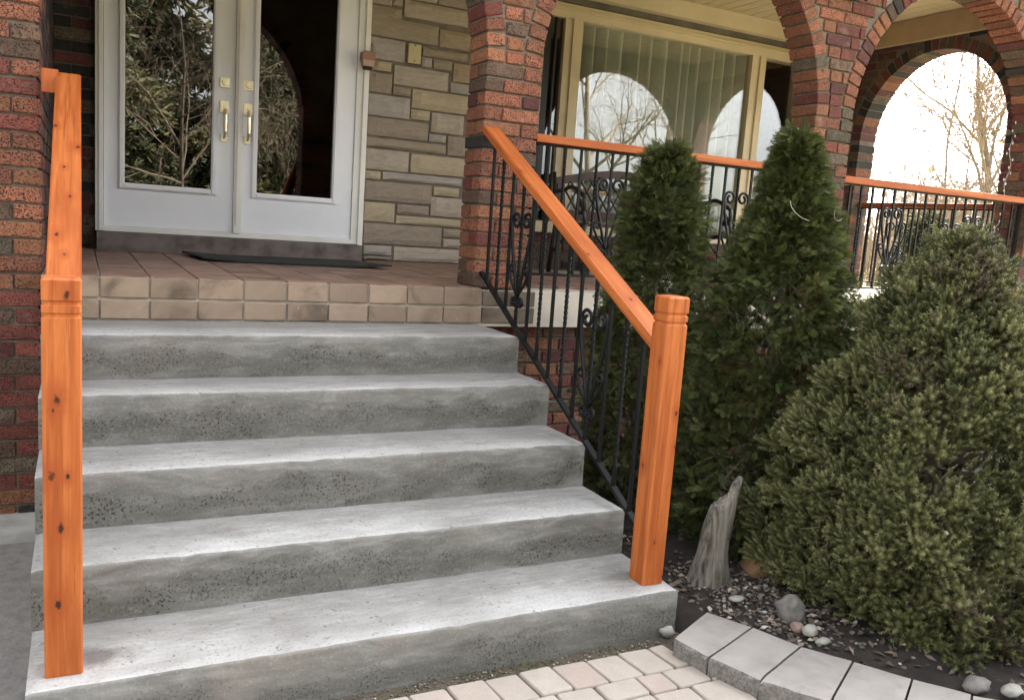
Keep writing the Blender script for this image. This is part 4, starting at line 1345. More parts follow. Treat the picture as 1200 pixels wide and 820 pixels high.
for s in (-1, 1):
    x = s * (BW2 - 0.05)
    mb = MB(); mb.add([(x - 0.03, back_y(0.47) - 0.012, 0.471), (x + 0.03, back_y(0.47) - 0.012, 0.471), (x + 0.03, back_y(0.47) + 0.012, 0.471), (x - 0.03, back_y(0.47) + 0.012, 0.471),
                       (x - 0.03, back_y(0.66) - 0.012, 0.655), (x + 0.03, back_y(0.66) - 0.012, 0.655), (x + 0.03, back_y(0.66) + 0.012, 0.655), (x - 0.03, back_y(0.66) + 0.012, 0.655)],
                      [(0, 3, 2, 1), (4, 5, 6, 7), (0, 1, 5, 4), (1, 2, 6, 5), (2, 3, 7, 6), (3, 0, 4, 7)])
    link('back_stile', mb.mesh('back_stile', M['bench_wood']), bench)
for dirn in (-1, 1):
    for i in range(-3, 14):
        xb = -BW2 + 0.09 + i * 0.095
        pts = []
        lo, hi = -BW2 + 0.08, BW2 - 0.08
        for t in np.linspace(0, 1, 13):
            z = 0.46 + 0.30 * t
            x = xb + (0.19 * t if dirn > 0 else 0.19 * (1 - t))
            if lo < x < hi and z < 0.655 + 0.10 * math.cos(x / BW2 * PI / 2): pts.append((x, back_y(z) + 0.004 * dirn, z))
        if len(pts) > 2:
            mb = MB(); mb.tube(pts, 0.0085, 4)
            link('lattice_bar', mb.mesh('lattice_bar', M['bench_iron']), bench)
for i in range(5):
    me = _cache.get('seat_slat')
    if me is None:
        me = bev_box(2 * BW2 - 0.03, 0.07, 0.022, 0.004, 1, M['bench_wood'], 'seat_slat'); _cache['seat_slat'] = me
    link('seat_slat', me, bench, None, Matrix.Translation((0, 0.07 - 0.085 * i, 0.368)))

# ================================================================== SMALL THINGS ON THE HOUSE
mat_o = empty('door_mat', (1.25, 3.2, FLOOR_Z + 0.0045), 0, 'flat black rubber mat lying in front of the white double doors', 'door mat')
mb = MB()
x0, x1, y0, y1 = -0.60, 0.62, -0.24, 0.40
P = [(-0.56, 0.30), (-0.50, -0.26), (0.60, -0.36), (0.52, 0.34)]
N = 14
vs = []
for j in range(N + 1):
    for i in range(N + 1):
        u, v = i / N, j / N
        a = Vector(P[1]) * (1 - u) + Vector(P[2]) * u; c = Vector(P[0]) * (1 - u) + Vector(P[3]) * u
        p = a * (1 - v) + c * v
        cur = 0.018 * max(0, u - 0.75) / 0.25 * (1 - v) + 0.012 * max(0, 0.2 - u) / 0.2
        mb.v.append((p.x, p.y, 0.012 + cur + 0.002 * noise.noise((p.x * 8, p.y * 8, 0))))
n1 = (N + 1) ** 2
mb.v += [(a, c, z - 0.010) for a, c, z in mb.v]
for j in range(N):
    for i in range(N):
        q = j * (N + 1) + i
        mb.f.append((q, q + 1, q + N + 2, q + N + 1)); mb.f.append((n1 + q, n1 + q + N + 1, n1 + q + N + 2, n1 + q + 1))
for i in range(N):
    for A, B in (((i), (i + 1)), ((i + 1) * (N + 1) - 1, (i + 2) * (N + 1) - 1), (n1 - 1 - i, n1 - 2 - i), ((N - i) * (N + 1), (N - 1 - i) * (N + 1))):
        mb.f.append((A, n1 + A, n1 + B, B))
mb.m = [0] * len(mb.f)
link('mat_sheet', mb.mesh('mat_sheet', M['rubber']), mat_o)

pl = empty('cover_plate', (2.286, WALL_Y - 0.046, 2.556), 0, 'small beige cover plate fixed to the stone wall by the door', 'cover plate')
link('plate', bev_box(0.098, 0.012, 0.135, 0.004, 2, M['plate'], 'plate'), pl)
mb = MB(); mb.box(-0.045, 0.045, 0.0062, 0.034, -0.062, 0.062); link('backing_box', mb.mesh('backing_box', M['fascia']), pl)
for z in (-0.05, 0.058):
    mb = MB(); mb.tube([(0, -0.005, z), (0, -0.0085, z)], 0.005, 8); link('screw', mb.mesh('screw', M['iron']), pl)

bx = empty('bell_box', (1.918, fy - 0.062, 2.385), 0, 'small brown and pink box with black base hanging on the door frame', 'box')
def frustum(zs, seg=4):
    mb = MB()
    for z, wx, wy_ in zs:
        for (a, c) in ((-1, -1), (1, -1), (1, 1), (-1, 1)): mb.v.append((a * wx, c * wy_, z))
    k = len(zs)
    for i in range(k - 1):
        for j in range(4): mb.f.append((i * 4 + j, i * 4 + (j + 1) % 4, (i + 1) * 4 + (j + 1) % 4, (i + 1) * 4 + j)); mb.m.append(0)
    mb.f += [(3, 2, 1, 0), tuple((k - 1) * 4 + j for j in range(4))]; mb.m += [0, 0]
    return mb
link('base', frustum([(0.0, 0.024, 0.022), (0.020, 0.030, 0.028)]).mesh('base', M['gasket']), bx)
link('body', frustum([(0.0205, 0.034, 0.031), (0.060, 0.044, 0.038)]).mesh('body', M['box_pink']), bx)
link('lid', frustum([(0.0605, 0.046, 0.039), (0.115, 0.043, 0.037), (0.122, 0.030, 0.028)]).mesh('lid', M['box_brown']), bx)
mb = MB(); mb.tube([(0.030, 0.01, 0.12), (0.044, 0.02, 0.16), (0.040, 0.035, 0.185), (0.03, 0.05, 0.17)], 0.004, 6); link('hook', mb.mesh('hook', M['box_brown'], True), bx)

lan = empty('wall_lantern', (4.33, ARC_Y - 0.002, 2.90), 0, 'black wall lantern on the brick between the two porch arches', 'lantern')
mb = MB(); mb.box(-0.05, 0.05, -0.02, 0.0, -0.02, 0.22); link('back_plate', mb.mesh('back_plate', M['iron']), lan)
mb = MB(); mb.tube([(0, -0.015, 0.03), (0, -0.06, 0.0), (0, -0.11, 0.02), (0, -0.12, 0.06)], 0.010, 8); link('arm', mb.mesh('arm', M['iron'], True), lan)
mb = MB()
mb.tube([(0, -0.12, -0.050), (0, -0.12, -0.030), (0, -0.12, -0.02), (0, -0.12, 0.0), (0, -0.12, 0.03), (0, -0.12, 0.05)], [0.004, 0.016, 0.012, 0.03, 0.06, 0.062], 8)
mb.tube([(0, -0.12, 0.24), (0, -0.12, 0.27), (0, -0.12, 0.33), (0, -0.12, 0.36)], [0.10, 0.09, 0.03, 0.008], 8)
for a in range(4): mb.tube([(0.055 * math.cos(a * PI / 2), -0.12 + 0.055 * math.sin(a * PI / 2), 0.05), (0.08 * math.cos(a * PI / 2), -0.12 + 0.08 * math.sin(a * PI / 2), 0.245)], 0.006, 5)
link('cage', mb.mesh('cage', M['iron']), lan)
mb = MB(); mb.tube([(0, -0.12, 0.052), (0, -0.12, 0.238)], [0.05, 0.074], 8); link('lantern_glass', mb.mesh('lantern_glass', M['window_glass']), lan)

sl_ = empty('string_lights', (6.35, 1.97, 2.45), 0, 'string of tiny white lights hanging down the right porch column', 'string lights')
pts = [(0.012 + 0.010 * math.sin(i * 1.3), 0.010 * math.sin(i * 0.9 + 1) + (0.03 if i > 20 else 0), 0.12 - i * 0.045) for i in range(32)]
mb = MB(); mb.tube(pts, 0.003, 4); link('cord', mb.mesh('cord', M['wire']), sl_)
mb = MB()
for i, p in enumerate(pts[1:]):
    q = Vector(p) + Vector((-0.006, random.uniform(-.02, .02), random.uniform(-.01, .01)))
    mb.tube([q + Vector((0, 0, .011)), q, q - Vector((0, 0, .009))], [0.003, 0.0062, 0.002], 5)
o = link('bulbs', mb.mesh('bulbs', M['bulb']), sl_); o['kind'] = 'stuff'

# ================================================================== GARDEN: BORDER, STONES, WOOD
border = empty('garden_border', (2.15, -0.3, 0.0), 0, 'curved row of grey concrete edging slabs around the planting bed', 'border')
ZT = 0.064
def border_slab(i):
    BL, BR = Vector(BORDER_BACK[i]), Vector(BORDER_BACK[i + 1])
    FL, FR = Vector(BORDER_FRONT[i]), Vector(BORDER_FRONT[i + 1])
    t = (BR - BL).normalized() * 0.0035
    BL, FL, BR, FR = BL + t, FL + t, BR - t, FR - t
    nu, nv = 6, 9
    mb = MB()
    def P(u, v): return (BL * (1 - u) + BR * u) * v + (FL * (1 - u) + FR * u) * (1 - v)
    c = P(0.5, 0.5)
    tilt = random.uniform(-0.004, 0.004)
    for j in range(nv + 1):
        for k in range(nu + 1):
            p = P(k / nu, j / nv)
            rough = 0.006 * noise.noise((p.x * 25, p.y * 25, 1)) if j == 0 else 0
            z = ZT + tilt * (k / nu - .5) + 0.0015 * noise.noise((p.x * 15, p.y * 15, 7)) - (0.004 if j in (0, nv) or k in (0, nu) else 0)
            if j == 0: z -= 0.004 * abs(noise.noise((p.x * 40, p.y * 40, 2)))
            mb.v.append((p.x - c.x + rough, p.y - c.y - rough, z))
    for j in range(nv):
        for k in range(nu):
            q = j * (nu + 1) + k
            mb.f.append((q, q + 1, q + nu + 2, q + nu + 1)); mb.m.append(0)
    rim = [k for k in range(nu + 1)] + [j * (nu + 1) + nu for j in range(1, nv + 1)] + [nv * (nu + 1) + k for k in range(nu - 1, -1, -1)] + [j * (nu + 1) for j in range(nv - 1, 0, -1)]
    prev = rim
    for z in (0.05, 0.026, -0.03):
        base = len(mb.v)
        for r_ in rim:
            a = mb.v[r_]
            front = r_ <= nu
            d = 0.009 * noise.noise((a[0] * 30 + i * 7, a[1] * 30, z * 60)) if front else 0
            mb.v.append((a[0] - d * 0.9 - (0.004 if front else 0), a[1] + d * 0.4, z))
        cur = list(range(base, base + len(rim)))
        for q in range(len(rim)):
            q2 = (q + 1) % len(rim)
            mb.f.append((prev[q2], prev[q], cur[q], cur[q2])); mb.m.append(0)
        prev = cur
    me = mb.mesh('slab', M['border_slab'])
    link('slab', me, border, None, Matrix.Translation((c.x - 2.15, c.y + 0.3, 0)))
for i in range(1, 10): border_slab(i)

def blob(name, loc, r, mat, label, cat, seed=0, sq=(1, 1, 0.8), group=None, sub=3, amp=0.18, rz=0.0):
    bm = bmesh.new()
    bmesh.ops.create_icosphere(bm, subdivisions=sub, radius=1.0)
    for v in bm.verts:
        amp_ = max(amp, 0.22)
        d = 1 + amp_ * noise.noise(v.co * 1.6 + Vector((seed * 3.1, 0, 0))) + amp_ * 0.4 * noise.noise(v.co * 4 + Vector((0, seed, 0)))
        v.co = Vector((v.co.x * sq[0], v.co.y * sq[1], v.co.z * sq[2])) * d * r
    me = bpy.data.meshes.new(name); bm.to_mesh(me); bm.free()
    me.polygons.foreach_set('use_smooth', [True] * len(me.polygons))
    me.materials.append(mat)
    o = link(name, me, None, None, Matrix.Translation(Vector(loc) - Vector((0, 0, 0.25 * r if loc[2] > 0.03 else 0))) @ Matrix.Rotation(rz, 4, 'Z'))
    return tag(o, label, cat, group)
blob('rock', (2.405, -0.135, 0.095), 0.052, M['rock_grey'], 'round dark grey rock behind the second edging slab', 'rock', 1, (1.0, 0.95, 1.05), amp=0.12)
blob('rock', (2.372, -0.262, 0.078), 0.027, M['rock_pale'], 'smooth pale greenish pebble against the edging slab', 'rock', 2, (1.1, 0.9, 0.75), amp=0.05)
blob('rock', (2.372, -0.205, 0.062), 0.026, M['rock_brown'], 'small reddish brown stone between dark rock and pale pebble', 'rock', 3, (1, 1, 0.8))
blob('rock', (2.385, -0.312, 0.060), 0.022, M['rock_pale'], 'small pale angular stone right of the smooth pebble', 'rock', 4, (1.5, 0.8, 0.55), amp=0.35, sub=2)
blob('rock', (2.62, -0.715, 0.078), 0.040, M['rock_grey'], 'flat grey stone chip under the spruce skirt', 'rock', 5, (1.2, 0.9, 0.6), amp=0.4, sub=2)
blob('rock', (2.70, -0.775, 0.075), 0.030, M['rock_pale'], 'flat pale stone chip at the lower right corner', 'rock', 6, (1.4, 0.9, 0.5), amp=0.35, sub=2)
blob('rock', (1.955, -0.012, 0.016), 0.024, M['rock_pale'], 'small white and grey stone at the foot of the bottom step', 'rock', 7, (1.2, 0.9, 0.8), amp=0.4, sub=2)
blob('rock', (2.30, 0.03, 0.075), 0.024, M['rock_pale'], 'pale flat stone on the soil in front of the driftwood', 'rock', 8, (1.5, 0.9, 0.4), amp=0.2, sub=2)
# driftwood: a weathered upright plank-like root
stump = empty('driftwood', (2.315, 0.215, 0.03), 0, 'tall weathered grey driftwood piece standing upright in the soil', 'driftwood')
prof = [(-0.03, 0.100, 0.060, 0.005), (0.04, 0.092, 0.055, 0.003), (0.09, 0.076, 0.048, 0.005), (0.14, 0.068, 0.042, 0.008), (0.19, 0.064, 0.038, 0.012), (0.24, 0.061, 0.034, 0.017), (0.29, 0.058, 0.030, 0.022), (0.33, 0.055, 0.026, 0.028), (0.352, 0.050, 0.022, 0.032)]
mb = MB()
NS = 28
for (z, rx, ry, cx) in prof:
    for j in range(NS):
        a = 2 * PI * j / NS
        f = 1 + 0.10 * noise.noise((a * 6, z * 30, 1.0)) + 0.22 * noise.noise((math.cos(a) * 2.2, math.sin(a) * 2.2, z * 2.0)) + 0.13 * math.cos(a * 5 + 0.6) + 0.06 * math.cos(a * 11 + z * 6)
        mb.v.append((cx + rx * f * math.cos(a), ry * f * math.sin(a), z + ((0.022 * math.cos(a) + 0.014 * noise.noise((a * 3, z, 2))) if z > 0.3 else 0)))
for i in range(len(prof) - 1):
    for j in range(NS): mb.f.append((i * NS + j, i * NS + (j + 1) % NS, (i + 1) * NS + (j + 1) % NS, (i + 1) * NS + j)); mb.m.append(0)
mb.f.append(tuple((len(prof) - 1) * NS + j for j in range(NS))); mb.m.append(0)
link('body', mb.mesh('body', M['driftwood'], True), stump)
mb = MB()
mb.tube([(0.062, 0.0, 0.20), (0.072, 0.0, 0.30), (0.082, 0.0, 0.37), (0.098, 0.002, 0.415), (0.115, 0.004, 0.442)], [0.028, 0.028, 0.024, 0.020, 0.012], 9)
mb.v = [(x + 0.003 * noise.noise((x * 30, y * 30, z * 20)), y * 0.8, z) for x, y, z in mb.v]
link('spike', mb.mesh('spike', M['driftwood'], True), stump)

lg = empty('log_piece', (2.63, 0.235, 0.06), 0.4, 'short brown rotten log piece lying beside the driftwood', 'log')
mb = MB()
NS = 14
prof = [(-0.09, 0.042), (-0.085, 0.055), (-0.03, 0.062), (0.03, 0.058), (0.08, 0.052), (0.095, 0.036)]
for (z, r) in prof:
    for j in range(NS):
        a = 2 * PI * j / NS
        f = 1 + 0.35 * noise.noise((math.cos(a) * 2, math.sin(a) * 2, z * 14))
        mb.v.append((r * f * math.cos(a), r * f * math.sin(a), z))
for i in range(len(prof) - 1):
    for j in range(NS): mb.f.append((i * NS + j, i * NS + (j + 1) % NS, (i + 1) * NS + (j + 1) % NS, (i + 1) * NS + j)); mb.m.append(0)
mb.f += [tuple(range(NS - 1, -1, -1)), tuple((len(prof) - 1) * NS + j for j in range(NS))]; mb.m += [0, 0]
link('body', mb.mesh('body', M['log'], True), lg, None, Matrix.Translation((0, 0, 0.035)) @ Matrix.Rotation(0.55, 4, 'X') @ Matrix.Rotation(0.5, 4, 'Y'))

# litter and gravel on the bed
def scatter_ok(x, y): return bed_side(x, y) > 0.13
Q, T = [], []
for _ in range(2600):
    x, y = random.uniform(2.02, 3.2), random.uniform(-1.05, 1.2)
    if not scatter_ok(x, y): continue
    if random.random() > math.exp(-((x - 2.40) ** 2 + (y + 0.02) ** 2) / 0.12) + 0.25: continue
    z = soil_z(x, y) + random.uniform(0.003, 0.014)
    s, w = random.uniform(0.008, 0.024), random.uniform(0.005, 0.012)
    R_ = Matrix.Rotation(random.uniform(0, 6.3), 3, 'Z') @ Matrix.Rotation(random.uniform(-.7, .7), 3, 'X') @ Matrix.Rotation(random.uniform(-.5, .5), 3, 'Y')
    for tri in ([(-s, 0, 0), (0, -w, 0.003), (s, 0, 0.002), (0, 0, 0.004)], [(-s, 0, 0), (0, 0, 0.004), (s, 0, 0.002), (0, w, 0.005)]):
        Q.append([tuple(R_ @ Vector(p) + Vector((x, y, z))) for p in tri])
        T.append(0)
    T[-1] = T[-2] = random.random() ** 1.7
o = soup('dry_leaves', np.array(Q), 4, M['litter'], np.array(T), None, 'stuff')
tag(o, 'scattered dry leaf litter on the soil behind the edging slabs', 'leaf litter')
Q, T = [], []
bm = bmesh.new(); bmesh.ops.create_icosphere(bm, subdivisions=1, radius=1.0)
ico = np.array([[v.co[:] for v in f.verts] for f in bm.faces]); bm.free()
def gravel(n, fn):
    for _ in range(n):
        r = fn()
        if r is None: continue
        x, y, z, s, tn = r
        A = ico.copy() * np.array([random.uniform(.7, 1.3), random.uniform(.7, 1.3), random.uniform(.4, .8)]) * s
        th = random.uniform(0, 6.3)
        c_, s_ = math.cos(th), math.sin(th)
        A = A @ np.array([[c_, s_, 0], [-s_, c_, 0], [0, 0, 1]]) + np.array([x, y, z])
        Q.append(A); T.extend([tn] * len(A))
def g1():
    x, y = random.gauss(2.42, 0.16), random.gauss(0.0, 0.22)
    if not scatter_ok(x, y) or x < 2.04: return None
    return x, y, soil_z(x, y) + 0.003, random.uniform(0.003, 0.010), random.random() ** 2.5
def g2():
    x = random.uniform(0.7, 1.98); y = random.uniform(-0.06, -0.01)
    return x, y, -0.006, random.uniform(0.002, 0.005), random.random() ** 2
gravel(700, g1); gravel(260, g2)
o = soup('gravel', np.concatenate(Q), 3, M['pebble'], np.array(T), None, 'stuff')
tag(o, 'small stones and grit strewn over the soil and along the bottom step', 'gravel')
# moss tufts between the bottom step and the pavers
Q, T = [], []
for _ in range(900):
    x = random.uniform(0.65, 1.97); y = random.uniform(-0.056, -0.003)
    if noise.noise((x * 7, y * 20, 0)) < -0.05: continue
    a = random.uniform(0, 6.3); h = random.uniform(0.003, 0.010); w = 0.0025
    Q.append([(x - w * math.cos(a), y - w * math.sin(a), -0.009), (x + w * math.cos(a), y + w * math.sin(a), -0.009), (x + random.uniform(-.006, .006), y + random.uniform(-.006, .006), -0.009 + h)])
    T.append(random.uniform(0.3, 0.9))
o = soup('moss', np.array(Q), 3, M['cedar_leaf'], np.array(T), None, 'stuff')
tag(o, 'thin moss in the joint below the bottom step', 'moss')

# ================================================================== EVERGREENS
def frames(dirs, roll):
    d = dirs / np.linalg.norm(dirs, axis=1, keepdims=True)
    up = np.tile(np.array([0, 0, 1.0]), (len(d), 1))
    up[np.abs(d[:, 2]) > 0.95] = np.array([1.0, 0, 0])
    a = np.cross(d, up); a /= np.linalg.norm(a, axis=1, keepdims=True)
    b_ = np.cross(a, d)
    c, s = np.cos(roll)[:, None], np.sin(roll)[:, None]
    return d, a * c + b_ * s, -a * s + b_ * c

def spray_template(n=5):
    """flat fan of scale-leaved twigs: list of quads in (forward, side, lift)"""
    Q = []
    def leaf(p, d, L, w):
        p, d = np.array(p), np.array(d); d = d / np.linalg.norm(d)
        s = np.array([-d[1], d[0], 0])
        Q.append([p, p + d * L * 0.45 + s * w, p + d * L, p + d * L * 0.45 - s * w])
    leaf((0, 0, 0), (1, 0, -0.05), 0.55, 0.026)
    leaf((0.5, 0, -0.03), (1, 0.05, -0.1), 0.5, 0.030)
    for i in range(n):
        t = 0.12 + 0.75 * i / n
        for s in (-1, 1):
            L = 0.46 * (1 - 0.55 * t)
            leaf((t, 0, -0.03 * t), (0.8, 0.62 * s, 0.03 * s), L, 0.034)
            if i % 2 == 0: leaf((t + L * 0.35, 0.28 * L * s * 1.1, 0), (0.95, 0.20 * s, 0.05), L * 0.6, 0.026)
    return np.array(Q)
SPRAY = spray_template()

def cedar(name, base, H, rad_fn, n, label, seed, lean=(0, 0), wires=None):
    r = np.random.default_rng(seed)
    root = empty(name, base, 0, label, 'shrub')
    mb = MB()
    mb.tube([(0, 0, -0.05), (0.01, 0.0, H * 0.4), (lean[0] * 0.8, lean[1] * 0.8, H * 0.9)], [0.045, 0.03, 0.008], 8)
    for i in range(90):
        z = H * (0.06 + 0.86 * r.random())
        a = r.random() * 6.283
        R = rad_fn(z / H, a) * r.uniform(0.6, 0.92)
        lx, ly = lean[0] * z / H, lean[1] * z / H
        c_, s_ = math.cos(a), math.sin(a)
        mb.tube([(lx, ly, z), (lx + c_ * R * .5, ly + s_ * R * .5, z + 0.03), (lx + c_ * R, ly + s_ * R, z + R * 0.5)], [0.008, 0.005, 0.002], 4, cap=False)
    link('trunk', mb.mesh('trunk', M['bark']), root)
    # fronds: each a loose fan of flat sprays that share a direction
    m = n // 9
    t = r.random(m) ** 0.9
    a = r.random(m) * 2 * np.pi
    rad = np.array([rad_fn(tt, aa) for tt, aa in zip(t, a)])
    depth = 1 - 0.45 * r.random(m) ** 1.4
    lump = np.array([noise.noise((math.cos(x) * 2.6 + seed, math.sin(x) * 2.6, y * H * 4.2)) + 0.5 * noise.noise((math.cos(x) * 6 + seed, math.sin(x) * 6, y * H * 10)) for x, y in zip(a, t)])
    rr_ = rad * depth * (1 + 0.36 * lump) * 0.90
    C_ = np.stack([np.cos(a) * rr_ + lean[0] * t, np.sin(a) * rr_ + lean[1] * t, t * H], 1)
    out = np.stack([np.cos(a), np.sin(a), np.zeros(m)], 1)
    fd = out * r.uniform(0.7, 1.0, (m, 1)) + np.array([0, 0, 1.0]) * r.uniform(-0.35, 0.65, (m, 1)) + r.normal(0, 0.30, (m, 3))
    ft = np.clip(0.16 + 0.50 * r.random(m), 0.11, 1.0)
    fdead = r.random(m) < 0.035
    k = r.integers(7, 12, m)
    idx = np.repeat(np.arange(m), k)
    n = len(idx)
    fdn, fu, fv = frames(fd, r.uniform(0, 6.283, m))
    spread_ = r.normal(0, 0.55, n)
    along = r.uniform(-0.03, 0.055, n)
    d0 = fdn[idx] + fu[idx] * spread_[:, None] + fv[idx] * r.normal(0, 0.16, (n, 1)) + np.array([0, 0, -0.10])
    P = C_[idx] + fdn[idx] * along[:, None] + fu[idx] * (spread_ * 0.030)[:, None] + fv[idx] * r.normal(0, 0.008, (n, 1))
    d, u, v = frames(d0, np.zeros(n))
    # the spray's flat side follows the frond, with some twist
    tw = r.normal(0, 0.45, n)
    u0 = fu[idx] - d * np.sum(fu[idx] * d, 1, keepdims=True); u0 /= np.linalg.norm(u0, axis=1, keepdims=True) + 1e-9
    v0 = np.cross(d, u0)
    u = u0 * np.cos(tw)[:, None] + v0 * np.sin(tw)[:, None]; v = np.cross(d, u)
    s = r.uniform(0.034, 0.066, n)
    T_ = SPRAY.reshape(-1, 3)
    V = P[:, None, :] + (d[:, None, :] * T_[None, :, 0:1] + u[:, None, :] * T_[None, :, 1:2] + v[:, None, :] * T_[None, :, 2:3]) * s[:, None, None]
    V = V.reshape(-1, 4, 3)
    tone = np.clip(ft[idx] + r.normal(0, 0.07, n), 0.11, 1.0)
    tip = SPRAY[:, 2, 0]                                  # young growth towards the tips is yellower
    tone = tone[:, None] + (tip[None, :] - 0.6) * 0.42
    tone = np.clip(tone, 0.11, 1.0)
    dd = fdead[idx] | (r.random(n) < 0.02)
    tone[dd] = r.uniform(0, 0.07, (dd.sum(), 1))
    tone = tone.reshape(-1) + r.normal(0, 0.02, len(V))
    soup('foliage', V, 4, M['cedar_leaf'], np.clip(tone, 0, 1), root)
    # bare dead twigs that show through low down
    mb = MB()
    for i in range(160):
        z = H * r.random() ** 1.6 * 0.75; aa = r.random() * 6.283
        R = rad_fn(z / H, aa) * r.uniform(0.75, 1.0)
        p = Vector((math.cos(aa) * R, math.sin(aa) * R, z))
        q = p + Vector((r.normal(0, .05), r.normal(0, .05), r.normal(0, .05)))
        mb.tube([p * 0.8 + Vector((0, 0, z * 0.2)), p, q], [0.0022, 0.0018, 0.001], 3, cap=False)
    o = link('dead_twig', mb.mesh('dead_twig', M['twig']), root); o['kind'] = 'stuff'
    return root

def rad_c2(t, a):
    prof = np.interp(t, [0, 0.10, 0.25, 0.45, 0.62, 0.75, 0.88, 0.96, 1.0], [0.32, 0.38, 0.39, 0.35, 0.28, 0.18, 0.105, 0.05, 0.01])
    return prof * (1 + 0.10 * math.sin(a * 2 + 0.4 + t * 3))
def rad_c1(t, a):
    prof = np.interp(t, [0, 0.12, 0.3, 0.5, 0.7, 0.86, 0.95, 1.0], [0.22, 0.26, 0.27, 0.23, 0.19, 0.165, 0.10, 0.03])
    return prof * (1 + 0.12 * math.sin(a * 2 + 1.4 + t * 4))
big = cedar('cedar_shrub', (2.885, 0.60, 0.02), 1.81, rad_c2, 33000, 'tall dark cedar with a narrow pointed top and pale wire loops', 11, (0.02, 0.0))
cedar('cedar_shrub', (2.62, 1.20, 0.02), 1.77, rad_c1, 19000, 'slimmer cedar with a blunt ragged top just behind the right newel post', 12, (0.06, 0.02))
mb = MB()
mb.tube([(-0.13 + 0.10 * math.cos(q), -0.25 + 0.03 * math.sin(q), 1.52 + 0.060 * math.sin(q)) for q in np.linspace(2.9, 4.5, 12)], 0.0010, 4)
mb.tube([(0.03 + 0.026 * math.cos(q), -0.26, 1.50 + 0.028 * math.sin(q)) for q in np.linspace(2.6, 5.6, 12)], 0.0009, 4)
link('wire_loop', mb.mesh('wire_loop', M['wire']), big)

